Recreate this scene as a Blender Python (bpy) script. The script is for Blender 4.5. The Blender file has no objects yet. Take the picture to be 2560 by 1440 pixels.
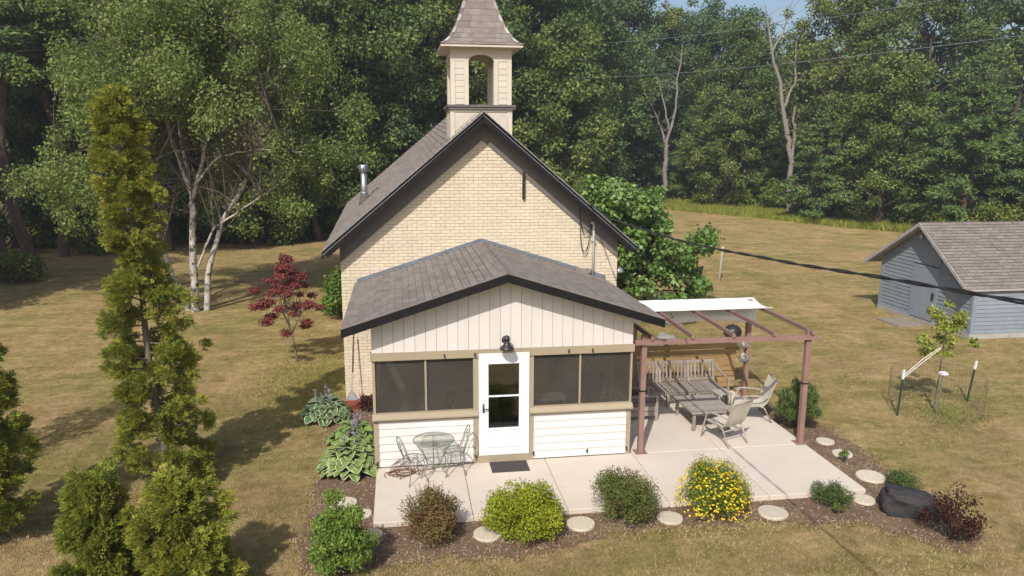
import bpy, math, random
import numpy as np
from mathutils import Vector, Matrix

random.seed(7)
rng = np.random.default_rng(11)
scene = bpy.context.scene
COL = scene.collection

# ------------------------------------------------------------------ camera
F_PX, CAM, YAW, PITCH, ROLL = 1873.65, Vector((0.58, -13.4755, 6.0417)), 0.1488, 0.1909, 0.0034
_f0 = Vector((math.sin(YAW), math.cos(YAW), 0)); _r0 = Vector((math.cos(YAW), -math.sin(YAW), 0)); _u0 = Vector((0, 0, 1))
_w = _f0*math.cos(PITCH) - _u0*math.sin(PITCH)
_u = _u0*math.cos(PITCH) + _f0*math.sin(PITCH)
_r = _r0*math.cos(ROLL) + _u*math.sin(ROLL)
_u = _u*math.cos(ROLL) - _r0*math.sin(ROLL)
cd = bpy.data.cameras.new("camera"); cd.sensor_width = 36; cd.lens = F_PX/2560*36
cd.clip_start = 0.1; cd.clip_end = 3000
cam = bpy.data.objects.new("camera", cd); COL.objects.link(cam)
_m = Matrix((_r, _u, -_w)).transposed().to_4x4(); _m.translation = CAM
cam.matrix_world = _m
scene.camera = cam

# ------------------------------------------------------------------ sky, sun, exposure
LIGHT = Vector((0.48, 1.0, -1.06)).normalized()          # the way sunlight travels
world = bpy.data.worlds.new("World"); scene.world = world; world.use_nodes = True
wt = world.node_tree
sky = wt.nodes.new("ShaderNodeTexSky"); sky.sky_type = 'NISHITA'; sky.sun_disc = False
sky.sun_elevation = math.asin(-LIGHT.z); sky.sun_rotation = math.atan2(-LIGHT.x, -LIGHT.y) % (2*math.pi)
sky.air_density = 1.0; sky.dust_density = 3.0; sky.ozone_density = 1.5
bg = wt.nodes["Background"]; bg.inputs["Strength"].default_value = 0.125
wt.links.new(sky.outputs["Color"], bg.inputs["Color"])
sd = bpy.data.lights.new("sun", 'SUN'); sd.energy = 4.2; sd.angle = math.radians(0.5); sd.color = (1.0, 0.955, 0.885)
sun = bpy.data.objects.new("sun", sd); COL.objects.link(sun)
sun.rotation_euler = LIGHT.to_track_quat('-Z', 'Y').to_euler(); sun.location = (-8, -16, 20)
scene.view_settings.view_transform = 'Standard'; scene.view_settings.look = 'None'
scene.view_settings.gamma = 1; scene.view_settings.exposure = 0.15
scene.view_settings.use_curve_mapping = False

# ------------------------------------------------------------------ materials
def _nt(name):
    m = bpy.data.materials.new(name); m.use_nodes = True
    return m, m.node_tree, m.node_tree.nodes["Principled BSDF"]

def _c(c): return (c[0], c[1], c[2], 1)

def mixc(nt, fac, a, b, mode='MIX'):
    n = nt.nodes.new("ShaderNodeMix"); n.data_type = 'RGBA'; n.blend_type = mode
    if isinstance(fac, (int, float)): n.inputs[0].default_value = fac
    else: nt.links.new(fac, n.inputs[0])
    for v, k in ((a, 6), (b, 7)):
        if isinstance(v, tuple): n.inputs[k].default_value = _c(v)
        else: nt.links.new(v, n.inputs[k])
    return n.outputs[2]

def noise(nt, scale, detail=4, rough=.6, stretch=None, dist=0):
    g = nt.nodes.new("ShaderNodeNewGeometry"); vec = g.outputs["Position"]
    if stretch:
        mp = nt.nodes.new("ShaderNodeMapping"); mp.inputs["Scale"].default_value = stretch
        nt.links.new(vec, mp.inputs["Vector"]); vec = mp.outputs["Vector"]
    n = nt.nodes.new("ShaderNodeTexNoise"); n.inputs["Scale"].default_value = scale
    n.inputs["Detail"].default_value = detail; n.inputs["Roughness"].default_value = rough
    n.inputs["Distortion"].default_value = dist
    nt.links.new(vec, n.inputs["Vector"])
    return n.outputs["Fac"]

def ramp(nt, fac, *stops):
    r = nt.nodes.new("ShaderNodeValToRGB"); e = r.color_ramp.elements
    while len(e) < len(stops): e.new(.5)
    for i, (p, c) in enumerate(stops):
        e[i].position = p; e[i].color = _c(c) if isinstance(c, tuple) else (c, c, c, 1)
    nt.links.new(fac, r.inputs["Fac"]); return r.outputs["Color"]

def bump(nt, bsdf, fac, strength, dist=.02):
    b = nt.nodes.new("ShaderNodeBump"); b.inputs["Strength"].default_value = strength; b.inputs["Distance"].default_value = dist
    nt.links.new(fac, b.inputs["Height"]); nt.links.new(b.outputs["Normal"], bsdf.inputs["Normal"])

def mat(name, c, c2=None, rough=.8, scale=3., rnd=0., src='object', bmp=0., bscale=40., metallic=0., spec=.3, stretch=None, dirt=None, dscale=1.2, dlo=.55, dhi=.75):
    m, nt, b = _nt(name)
    col = mixc(nt, ramp(nt, noise(nt, scale, 5, .65, stretch), (.32, 0.), (.68, 1.)), c, c2 or tuple(x*.8 for x in c))
    if rnd:
        if src == 'object': o = nt.nodes.new("ShaderNodeObjectInfo").outputs["Random"]
        else: o = nt.nodes.new("ShaderNodeNewGeometry").outputs["Random Per Island"]
        col = mixc(nt, 1., col, ramp(nt, o, (0., 1-rnd), (1., 1+rnd*.0 if rnd > 0 else 1.)), 'MULTIPLY')
    if dirt:
        col = mixc(nt, ramp(nt, noise(nt, dscale, 6, .7), (dlo, 0.), (dhi, 1.)), col, dirt)
    nt.links.new(col, b.inputs["Base Color"])
    b.inputs["Roughness"].default_value = rough; b.inputs["Metallic"].default_value = metallic
    b.inputs["Specular IOR Level"].default_value = spec
    if bmp: bump(nt, b, noise(nt, bscale, 4, .7, stretch), bmp)
    return m

def leafmat(name, dark, mid, light, trans=.3, rough=.55, spec=.25):
    m, nt, b = _nt(name)
    a = nt.nodes.new("ShaderNodeAttribute"); a.attribute_name = "rnd"
    col = ramp(nt, a.outputs["Fac"], (0.05, dark), (.55, mid), (1., light))
    oi = nt.nodes.new("ShaderNodeObjectInfo")
    col = mixc(nt, 1., col, ramp(nt, oi.outputs["Random"], (0., (.82, .86, .8)), (1., (1.06, 1.0, 1.0))), 'MULTIPLY')
    nt.links.new(col, b.inputs["Base Color"]); b.inputs["Roughness"].default_value = rough
    b.inputs["Specular IOR Level"].default_value = spec
    t = nt.nodes.new("ShaderNodeBsdfTranslucent"); nt.links.new(col, t.inputs["Color"])
    mx = nt.nodes.new("ShaderNodeMixShader"); mx.inputs[0].default_value = trans
    nt.links.new(b.outputs[0], mx.inputs[1]); nt.links.new(t.outputs[0], mx.inputs[2])
    nt.links.new(mx.outputs[0], nt.nodes["Material Output"].inputs["Surface"])
    return m

M = {}
M['brick'] = mat('brick_paint', (.66, .572, .435), (.61, .525, .395), .75, 1.5, .10, 'object', .35, 60, dirt=(.54, .45, .325), dscale=2.2, dlo=.6, dhi=.82)
M['brick_i'] = mat('brick_paint_joined', (.66, .572, .435), (.61, .525, .395), .75, 1.5, .10, 'island', .35, 60, dirt=(.54, .45, .325), dscale=2.2, dlo=.6, dhi=.82)
M['mortar'] = mat('mortar', (.50, .43, .33), (.42, .355, .27), .9, 8, bmp=.3)
M['shingle'] = mat('shingle', (.268, .228, .200), (.205, .176, .156), .92, 9, .26, 'object', .5, 160)
M['shingle_i'] = mat('shingle_joined', (.268, .228, .200), (.205, .176, .156), .92, 9, .26, 'island', .5, 160)
M['hipcap'] = mat('hip_cap', (.44, .43, .42), (.34, .32, .30), .9, 6, .3)
M['fascia'] = mat('dark_trim', (.007, .0065, .007), (.012, .011, .011), .55, 4, spec=.2)
M['drip'] = mat('drip_edge_metal', (.42, .44, .48), (.3, .31, .33), .4, 5, metallic=.6)
M['frieze'] = mat('taupe_trim', (.155, .14, .125), (.125, .112, .10), .7, 3, bmp=.1)
M['flash'] = mat('flashing_metal', (.20, .225, .25), (.15, .165, .185), .55, 4, metallic=.35)
M['siding'] = mat('white_siding', (.63, .59, .55), (.60, .56, .52), .7, 1.2, .05, bmp=.08, bscale=25, stretch=(3, 3, .4))
M['lap'] = mat('white_lap_siding', (.67, .63, .60), (.64, .60, .57), .65, 1.4, .04, bmp=.05)
M['tan'] = mat('tan_trim', (.345, .285, .195), (.31, .255, .175), .65, 2.5, .05, bmp=.08)
M['gap'] = mat('dark_backing', (.10, .09, .08), (.08, .07, .06), .9)
M['doorwhite'] = mat('door_white', (.72, .725, .735), (.70, .705, .715), .35, 2, spec=.5)
M['belfry'] = mat('weathered_cream_paint', (.59, .535, .45), (.53, .48, .405), .8, 2.5, .08, bmp=.2, bscale=35, dirt=(.22, .17, .125), dscale=5.5, dlo=.66, dhi=.70)
M['black'] = mat('black_metal', (.018, .016, .016), (.03, .026, .024), .4, 6, spec=.5)
M['galv'] = mat('galvanised', (.52, .54, .56), (.38, .40, .42), .35, 5, metallic=.85)
M['conduit'] = mat('conduit_grey', (.62, .62, .62), (.55, .55, .55), .5, 3)
M['cable'] = mat('black_cable', (.016, .016, .018), (.03, .03, .03), .5, 3)
M['wire'] = mat('bare_wire', (.30, .31, .34), (.24, .25, .27), .5, 3, metallic=.3)
M['mat'] = mat('rubber_mat', (.045, .04, .038), (.07, .06, .056), .9, 60, bmp=.5, bscale=120)
M['wroughtiron'] = mat('wrought_iron', (.27, .265, .25), (.19, .185, .17), .6, 20)
M['cordred'] = mat('cord', (.17, .085, .04), (.12, .06, .03), .6, 3)
M['rakered'] = mat('rake_red', (.26, .05, .03), (.2, .04, .025), .55, 8)
M['rakewood'] = mat('rake_handle', (.10, .062, .035), (.06, .04, .025), .6, 8)
M['pergola'] = mat('pergola_brown', (.275, .165, .138), (.22, .132, .11), .6, 3, .08, bmp=.06)
M['canvas'] = mat('canvas_white', (.80, .78, .74), (.72, .70, .66), .85, 2.5)
M['teak'] = mat('weathered_teak', (.39, .34, .29), (.25, .21, .175), .85, 10, .3, bmp=.3, bscale=50, stretch=(1, 4, 1))
M['fencewood'] = mat('fence_wood', (.42, .27, .115), (.30, .19, .08), .8, 4, .22, bmp=.25, bscale=30, stretch=(.4, 1, 4))
M['alu'] = mat('tan_aluminium', (.40, .355, .29), (.35, .31, .25), .45, 3)
M['sling'] = mat('sling_fabric', (.54, .50, .42), (.48, .44, .365), .8, 30, bmp=.2, bscale=200)
M['shedblue'] = mat('shed_grey_paint', (.245, .28, .325), (.205, .235, .275), .75, 3, .12, bmp=.15, dirt=(.12, .13, .15), dscale=3, dlo=.6, dhi=.8)
M['sheddoor'] = mat('shed_door_paint', (.25, .285, .33), (.22, .25, .295), .7, 2, bmp=.1)
M['shedrake'] = mat('shed_rake_board', (.42, .41, .41), (.30, .26, .24), .7, 6)
M['founda'] = mat('concrete_footing', (.40, .385, .36), (.30, .285, .26), .9, 4, bmp=.4)
M['steppingstone'] = mat('pebbled_concrete', (.70, .63, .51), (.47, .40, .30), .9, 38, .12, bmp=.7, bscale=60)
M['bluestone'] = mat('blue_glazed_stone', (.25, .42, .45), (.35, .48, .48), .5, 10)
M['boulder'] = mat('black_boulder', (.022, .021, .022), (.045, .042, .042), .75, 5, bmp=.7, bscale=14, dirt=(.16, .15, .14), dscale=11, dlo=.68, dhi=.8)
M['rockgrey'] = mat('grey_rock', (.30, .28, .26), (.2, .19, .17), .9, 5, bmp=.6, bscale=15)
M['bark'] = mat('bark', (.115, .085, .062), (.05, .037, .028), .95, 7, bmp=.9, bscale=12, stretch=(3, 3, .6))
M['pinebark'] = mat('pine_bark', (.165, .115, .082), (.07, .05, .038), .95, 6, bmp=.9, bscale=10, stretch=(3, 3, .7))
M['deadwood'] = mat('dead_wood', (.29, .26, .23), (.16, .14, .12), .9, 4, bmp=.6, bscale=12, stretch=(3, 3, .5))
M['greybark'] = mat('grey_bark', (.21, .175, .135), (.12, .10, .078), .9, 10, bmp=.6, bscale=30, stretch=(3, 3, .6))
M['birchbark'] = mat('birch_bark', (.47, .44, .395), (.33, .30, .27), .8, 3, bmp=.3, bscale=12, dirt=(.045, .038, .034), dscale=3.4, dlo=.52, dhi=.60)
M['scape'] = leafmat('flower_stalk_green', (.08, .12, .04), (.12, .16, .05), (.15, .2, .07), .2)
M['cage'] = mat('cage_wire', (.10, .12, .10), (.08, .09, .08), .6, 3)
M['stake'] = mat('green_stake', (.035, .06, .045), (.03, .05, .04), .6, 3)
M['white'] = mat('white_plastic', (.78, .78, .77), (.72, .72, .71), .5, 3)
M['woodbrown'] = mat('varnished_door', (.26, .12, .045), (.18, .08, .03), .5, 4, stretch=(6, 6, .5), bmp=.1)
M['interior'] = mat('porch_floor', (.22, .19, .16), (.18, .155, .13), .8, 3)
M['spinner'] = mat('spinner_metal', (.48, .47, .46), (.35, .34, .33), .35, 4, metallic=.5)
# foliage
M['oak'] = leafmat('oak_leaf', (.058, .102, .026), (.130, .195, .052), (.255, .325, .105))
M['oak_b'] = leafmat('oak_leaf_cool', (.050, .098, .034), (.110, .180, .066), (.215, .295, .125))
M['oak_y'] = leafmat('oak_leaf_yellow', (.068, .112, .026), (.155, .215, .052), (.31, .36, .115))  # yellower green leaf tone used on some oaks
M['pine'] = leafmat('pine_needle', (.095, .155, .055), (.19, .28, .092), (.31, .40, .14), .30)
M['birch'] = leafmat('birch_leaf', (.120, .170, .045), (.235, .295, .080), (.42, .46, .16), .42)
M['arbor'] = leafmat('arborvitae_spray', (.150, .200, .030), (.305, .340, .052), (.56, .50, .090), .44)
M['redbud'] = leafmat('heart_leaf', (.080, .165, .032), (.170, .290, .060), (.50, .57, .25), .32, .4, .4)
M['lilac'] = leafmat('broad_leaf', (.05, .10, .015), (.12, .20, .03), (.22, .31, .055), .3)
M['maple'] = leafmat('red_maple_leaf', (.13, .034, .032), (.26, .072, .064), (.42, .15, .125), .38)
M['under'] = leafmat('understory_leaf', (.08, .12, .02), (.17, .22, .036), (.31, .33, .07), .32)
M['weed'] = leafmat('weed_leaf', (.10, .15, .025), (.18, .23, .035), (.30, .32, .06), .32)
M['barberry'] = leafmat('barberry_leaf', (.115, .16, .034), (.23, .15, .06), (.38, .11, .085), .3)
M['chart'] = leafmat('chartreuse_leaf', (.15, .20, .014), (.32, .365, .022), (.52, .50, .055), .35)
M['spirea'] = leafmat('spirea_leaf', (.075, .11, .024), (.155, .195, .045), (.25, .24, .085), .32)
M['seedhead'] = leafmat('dry_seed_head', (.10, .06, .03), (.16, .10, .05), (.22, .15, .08), .15)
M['hyper'] = leafmat('st_johns_leaf', (.10, .15, .022), (.20, .26, .04), (.33, .37, .065), .32)
M['twig'] = mat('birch_twig', (.16, .12, .095), (.10, .075, .06), .9, 8)
M['yflower'] = leafmat('yellow_petal', (.66, .46, .01), (.78, .58, .015), (.82, .68, .04), .25)
M['juniper'] = leafmat('juniper_needle', (.05, .09, .028), (.11, .165, .045), (.20, .25, .075), .25)
M['ninebark'] = leafmat('dark_purple_leaf', (.030, .012, .010), (.065, .024, .018), (.12, .05, .035), .25)
M['shrubgreen'] = leafmat('fresh_shrub_leaf', (.08, .15, .025), (.18, .28, .045), (.31, .42, .09), .32)
M['sapling'] = leafmat('young_maple_leaf', (.19, .25, .04), (.31, .36, .065), (.46, .46, .11), .42)
M['lavender'] = leafmat('lavender_flower', (.36, .30, .44), (.46, .40, .54), (.6, .55, .64), .3)
M['grass'] = leafmat('dry_grass_blade', (.26, .185, .09), (.48, .345, .18), (.66, .50, .30), .25, .8, .1)
M['ggrass'] = leafmat('green_grass_blade', (.14, .165, .04), (.245, .26, .062), (.38, .36, .10), .25, .8, .1)
M['tallgrass'] = leafmat('tall_grass_blade', (.16, .20, .03), (.27, .31, .05), (.42, .42, .10), .35, .8, .1)
M['hostag'] = mat('hosta_green', (.20, .28, .075), (.15, .225, .055), .45, 14, .3, spec=.4)
M['hostaw'] = mat('hosta_margin', (.58, .60, .36), (.50, .54, .30), .5, 14)
M['hostab'] = mat('hosta_blue_green', (.10, .165, .075), (.08, .135, .058), .45, 14, .3, spec=.4)
M['chip'] = mat('bark_chip', (.56, .47, .40), (.36, .26, .19), .95, 20, .82, 'island')

def glassmat(name, tint, fres=1.45, rough=.02, amount=1.):
    m, nt, b = _nt(name); nt.nodes.remove(b)
    lw = nt.nodes.new("ShaderNodeLayerWeight"); lw.inputs["Blend"].default_value = .5
    fr = nt.nodes.new("ShaderNodeMath"); fr.operation = 'MULTIPLY_ADD'; fr.use_clamp = True; pw = nt.nodes.new("ShaderNodeMath"); pw.operation = 'POWER'; pw.inputs[1].default_value = 3
    nt.links.new(lw.outputs["Facing"], pw.inputs[0]); nt.links.new(pw.outputs[0], fr.inputs[0]); fr.inputs[1].default_value = .8; fr.inputs[2].default_value = fres
    tr = nt.nodes.new("ShaderNodeBsdfTransparent"); tr.inputs["Color"].default_value = _c(tint)
    gl = nt.nodes.new("ShaderNodeBsdfGlossy"); gl.inputs["Roughness"].default_value = rough; gl.inputs["Color"].default_value = (amount, amount, amount, 1)
    mx = nt.nodes.new("ShaderNodeMixShader"); nt.links.new(fr.outputs[0], mx.inputs[0])
    nt.links.new(tr.outputs[0], mx.inputs[1]); nt.links.new(gl.outputs[0], mx.inputs[2])
    nt.links.new(mx.outputs[0], nt.nodes["Material Output"].inputs["Surface"]); return m
M['glass'] = glassmat('door_glass', (.55, .57, .55), .14)
M['tableglass'] = glassmat('table_glass', (.82, .86, .82), .06, .05)

def screenmat():
    m, nt, b = _nt('insect_screen')
    nt.links.new(ramp(nt, noise(nt, 2.2, 4, .6), (.3, (.060, .052, .042)), (.7, (.090, .078, .064))), b.inputs["Base Color"])
    b.inputs["Roughness"].default_value = .6; b.inputs["Specular IOR Level"].default_value = .2
    tr = nt.nodes.new("ShaderNodeBsdfTransparent"); tr.inputs["Color"].default_value = (1, 1, 1, 1)
    mx = nt.nodes.new("ShaderNodeMixShader"); mx.inputs[0].default_value = .52
    nt.links.new(tr.outputs[0], mx.inputs[1]); nt.links.new(b.outputs[0], mx.inputs[2])
    nt.links.new(mx.outputs[0], nt.nodes["Material Output"].inputs["Surface"]); return m
M['screen'] = screenmat()

def groundmat():
    m, nt, b = _nt('dry_lawn')
    straw = mixc(nt, noise(nt, 55, 3, .7), (.53, .375, .195), (.36, .25, .12))
    green = mixc(nt, noise(nt, 45, 3, .7), (.30, .285, .085), (.205, .20, .058))
    patch = ramp(nt, noise(nt, .33, 6, .68, (1, .8, 1), .4), (.43, 0.), (.62, .95))
    col = mixc(nt, patch, straw, green)
    sand = ramp(nt, noise(nt, .5, 5, .6, (1, 1.3, 1)), (.66, 0.), (.76, 1.))
    col = mixc(nt, sand, col, (.47, .345, .20))
    streak = ramp(nt, noise(nt, 1.1, 3, .5, (.35, 1.6, 1), .8), (.42, 0.), (.60, .55))
    col = mixc(nt, streak, col, (.56, .41, .215))
    fine = ramp(nt, noise(nt, 6, 5, .75), (.3, (.60, .58, .52)), (.7, (1.15, 1.15, 1.15)))
    mott = ramp(nt, noise(nt, 2.1, 5, .72, None, .6), (.45, 0.), (.68, .55))
    col = mixc(nt, mott, col, (.265, .225, .075))
    col = mixc(nt, 1., col, fine, 'MULTIPLY')
    big = ramp(nt, noise(nt, .8, 5, .7, None, .8), (.32, (.70, .72, .62)), (.68, (1.14, 1.12, 1.12)))
    col = mixc(nt, 1., col, big, 'MULTIPLY')
    nt.links.new(col, b.inputs["Base Color"]); b.inputs["Roughness"].default_value = .95; b.inputs["Specular IOR Level"].default_value = .1
    bump(nt, b, noise(nt, 28, 6, .8), .9, .06); return m
M['lawn'] = groundmat()

def mulchmat():
    m, nt, b = _nt('bark_mulch')
    col = mixc(nt, ramp(nt, noise(nt, 30, 5, .8), (.3, 0.), (.7, 1.)), (.150, .092, .056), (.31, .205, .130))
    col = mixc(nt, ramp(nt, noise(nt, 1.4, 5, .7), (.5, 0.), (.72, 1.)), col, (.33, .24, .13))
    nt.links.new(col, b.inputs["Base Color"]); b.inputs["Roughness"].default_value = .95; b.inputs["Specular IOR Level"].default_value = .1
    bump(nt, b, noise(nt, 40, 5, .8), 1., .05); return m
M['mulch'] = mulchmat()

def concretemat():
    m, nt, b = _nt('patio_concrete')
    col = mixc(nt, ramp(nt, noise(nt, .9, 6, .65), (.3, 0.), (.7, 1.)), (.585, .515, .435), (.50, .44, .37))
    col = mixc(nt, ramp(nt, noise(nt, 3.5, 6, .75), (.56, 0.), (.78, .7)), col, (.40, .335, .265))
    col = mixc(nt, .25, col, mixc(nt, noise(nt, 140, 2, .6), (.45, .39, .33), (.7, .62, .53)))
    nt.links.new(col, b.inputs["Base Color"]); b.inputs["Roughness"].default_value = .85; b.inputs["Specular IOR Level"].default_value = .2
    bump(nt, b, noise(nt, 90, 3, .6), .15, .01); return m
M['concrete'] = concretemat()

# ------------------------------------------------------------------ mesh helpers
class MB:
    """collects faces; build() links them as one mesh object"""
    def __init__(s): s.v = []; s.f = []; s.mi = []
    def add(s, vs, fs, mi=0):
        o = len(s.v); s.v += [tuple(v) for v in vs]; s.f += [tuple(i+o for i in f) for f in fs]; s.mi += [mi]*len(fs); return s
    def box(s, x0, x1, y0, y1, z0, z1, mi=0):
        return s.add([(x0,y0,z0),(x1,y0,z0),(x1,y1,z0),(x0,y1,z0),(x0,y0,z1),(x1,y0,z1),(x1,y1,z1),(x0,y1,z1)],
                     [(0,3,2,1),(4,5,6,7),(0,1,5,4),(1,2,6,5),(2,3,7,6),(3,0,4,7)], mi)
    def bar(s, a, b, w, h, up=(0,0,1), mi=0):
        """square bar from a to b, w sideways, h along up"""
        a = Vector(a); b = Vector(b); d = (b-a).normalized(); side = d.cross(Vector(up)).normalized(); u = side.cross(d)
        vs = [p + side*sx*w/2 + u*su*h/2 for p in (a, b) for sx, su in ((-1,-1),(1,-1),(1,1),(-1,1))]
        return s.add(vs, [(3,2,1,0),(4,5,6,7),(0,1,5,4),(1,2,6,5),(2,3,7,6),(3,0,4,7)], mi)
    def prism(s, poly, axis, a, b, mi=0):
        """polygon in the two other axes (in order) pushed from a to b along axis"""
        def P(p, t):
            q = list(p); q.insert(axis, t); return tuple(q)
        n = len(poly)
        vs = [P(p, a) for p in poly] + [P(p, b) for p in poly]
        return s.add(vs, [tuple(range(n))[::-1], tuple(range(n, 2*n))] + [(i, (i+1) % n, n+(i+1) % n, n+i) for i in range(n)], mi)
    def tube(s, pts, rad, seg=6, cap=True, mi=0):
        pts = [Vector(p) for p in pts]; n = len(pts)
        if not hasattr(rad, '__len__'): rad = [rad]*n
        vs = []; ref = None
        for i, p in enumerate(pts):
            d = (pts[min(i+1, n-1)] - pts[max(i-1, 0)])
            d = d.normalized() if d.length > 1e-9 else Vector((0, 0, 1))
            if ref is None: ref = Vector((1, 0, 0)) if abs(d.x) < .9 else Vector((0, 1, 0))
            u = (ref - d*ref.dot(d)).normalized(); w = d.cross(u); ref = u
            for k in range(seg):
                a = 2*math.pi*k/seg; vs.append(p + (u*math.cos(a) + w*math.sin(a))*rad[i])
        fs = [(i*seg+k, i*seg+(k+1) % seg, (i+1)*seg+(k+1) % seg, (i+1)*seg+k) for i in range(n-1) for k in range(seg)]
        if cap: fs += [tuple(range(seg))[::-1], tuple(range((n-1)*seg, n*seg))]
        return s.add(vs, fs, mi)
    def lathe(s, prof, c=(0,0,0), seg=16, mi=0):
        vs = [(c[0]+r*math.cos(2*math.pi*k/seg), c[1]+r*math.sin(2*math.pi*k/seg), c[2]+z) for r, z in prof for k in range(seg)]
        n = len(prof)
        fs = [(i*seg+k, i*seg+(k+1) % seg, (i+1)*seg+(k+1) % seg, (i+1)*seg+k) for i in range(n-1) for k in range(seg)]
        fs += [tuple(range(seg))[::-1], tuple(range((n-1)*seg, n*seg))]
        return s.add(vs, fs, mi)
    def mesh(s, name, m, smooth=False):
        me = bpy.data.meshes.new(name); me.from_pydata(s.v, [], s.f)
        for x in (m if isinstance(m, (list, tuple)) else [m]): me.materials.append(M[x] if isinstance(x, str) else x)
        if any(s.mi): me.polygons.foreach_set("material_index", s.mi)
        if smooth: me.polygons.foreach_set("use_smooth", [True]*len(me.polygons))
        me.update(); return me
    def build(s, name, m, parent=None, smooth=False):
        return link(name, s.mesh(name, m, smooth), parent)

def link(name, data, parent=None, loc=None):
    o = bpy.data.objects.new(name, data); COL.objects.link(o)
    if parent: o.parent = parent
    if loc is not None: o.location = loc
    return o

def tag(o, label, cat, group=None):
    o['label'] = label; o['category'] = cat
    if group: o['group'] = group
    return o

def thing(name, label, cat, loc=(0,0,0), rz=0, group=None):
    o = bpy.data.objects.new(name, None); COL.objects.link(o); o.empty_display_size = .2
    o.location = loc; o.rotation_euler = (0, 0, rz)
    return tag(o, label, cat, group)

def struct(o): o['kind'] = 'structure'; return o
def stuff(o): o['kind'] = 'stuff'; return o

def copy_tree(o, parent=None):
    c = o.copy(); COL.objects.link(c); c.parent = parent
    for ch in list(o.children): copy_tree(ch, c)
    return c

def raw_mesh(name, V, Fq, m, rnd=None, mi=None):
    """V (n,3), Fq (k,4 or 3) numpy arrays"""
    me = bpy.data.meshes.new(name); V = np.asarray(V, np.float32); Fq = np.asarray(Fq, np.int32)
    k = Fq.shape[1]
    me.vertices.add(len(V)); me.vertices.foreach_set("co", V.ravel())
    me.loops.add(Fq.size); me.loops.foreach_set("vertex_index", Fq.ravel())
    me.polygons.add(len(Fq)); me.polygons.foreach_set("loop_start", np.arange(0, Fq.size, k, dtype=np.int32))
    for x in (m if isinstance(m, (list, tuple)) else [m]): me.materials.append(M[x])
    if mi is not None: me.polygons.foreach_set("material_index", np.asarray(mi, np.int32))
    if rnd is not None:
        a = me.attributes.new("rnd", 'FLOAT', 'POINT'); a.data.foreach_set("value", np.asarray(rnd, np.float32))
    me.update(calc_edges=True); return me

def nrmz(a): return a/np.maximum(np.linalg.norm(a, axis=1, keepdims=True), 1e-9)

def leaf_mesh(name, m, pos, nrm, tan, size, aspect, rnd, mi=None):
    """one folded diamond leaf at every pos"""
    N = len(pos); nrm = nrmz(nrm); tan = tan - nrm*(tan*nrm).sum(1, keepdims=True); tan = nrmz(tan)
    sd_ = np.cross(nrm, tan); s = np.asarray(size).reshape(-1, 1)*np.ones((N, 1))
    V = np.stack([pos, pos+tan*s*.5+sd_*s*aspect*.5+nrm*s*.10, pos+tan*s, pos+tan*s*.5-sd_*s*aspect*.5+nrm*s*.10], 1).reshape(-1, 3)
    Fq = np.arange(N*4).reshape(-1, 4)
    return raw_mesh(name, V, Fq, m, np.repeat(rnd, 4), mi)

def clump_leaves(cl, n, R, flat=.75, up=.45, droop=0., shell=.45, wpow=2., jit=.55):
    """scatter n leaves over clumps cl (k,4: centre and radius); gives pos, normal, tangent, rnd"""
    cl = np.asarray(cl, float); w = cl[:, 3]**wpow; w /= w.sum()
    i = R.choice(len(cl), n, p=w); d = nrmz(R.normal(size=(n, 3)))
    rr = shell + (1-shell)*R.random(n)**.6
    rr *= 1+.18*R.normal(size=n)
    pos = cl[i, :3] + d*(cl[i, 3]*rr)[:, None]*np.array([1, 1, flat])
    nr = nrmz(d*.7 + np.array([0, 0, up]) + R.normal(size=(n, 3))*jit)
    tn = nrmz(R.normal(size=(n, 3)) + d*.5 + np.array([0, 0, -droop]))
    cr = R.random(len(cl))
    rnd = np.clip(.28*cr[i] + .62*R.random(n) + .06, 0, 1)
    return pos, nr, tn, rnd

# ------------------------------------------------------------------ ground
GZ = -0.10
def in_poly(pts, poly):
    x, y = pts[:, 0], pts[:, 1]; r = np.zeros(len(pts), bool); n = len(poly); j = n-1
    for i in range(n):
        xi, yi = poly[i]; xj, yj = poly[j]
        c = ((yi > y) != (yj > y)) & (x < (xj-xi)*(y-yi)/(yj-yi+1e-12)+xi); r ^= c; j = i
    return r

g = MB()
xs = sorted(set([-700, -200, -90] + list(np.arange(-50, 70.1, 2.5)) + [110, 220, 700])); ys = sorted(set([-300, -90, -40] + list(np.arange(-20, 90.1, 2.5)) + [130, 250, 900]))
gv = []
for y in ys:
    for x in xs:
        near = 1-min(1, max(0, (math.hypot(x-4, y-3)-13)/9))
        z = (math.sin(x*.31+1.3)*math.cos(y*.23)+.6*math.sin(x*.13-y*.17))*.06*(1-near) if -45 < x < 65 and -18 < y < 88 else 0
        gv.append((x, y, GZ+z*(1 if math.hypot(x-18, y-10) > 9 else .0)))
nx = len(xs)
g.add(gv, [(j*nx+i, j*nx+i+1, (j+1)*nx+i+1, (j+1)*nx+i) for j in range(len(ys)-1) for i in range(nx-1)])
struct(g.build('ground', 'lawn', smooth=True))

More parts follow.
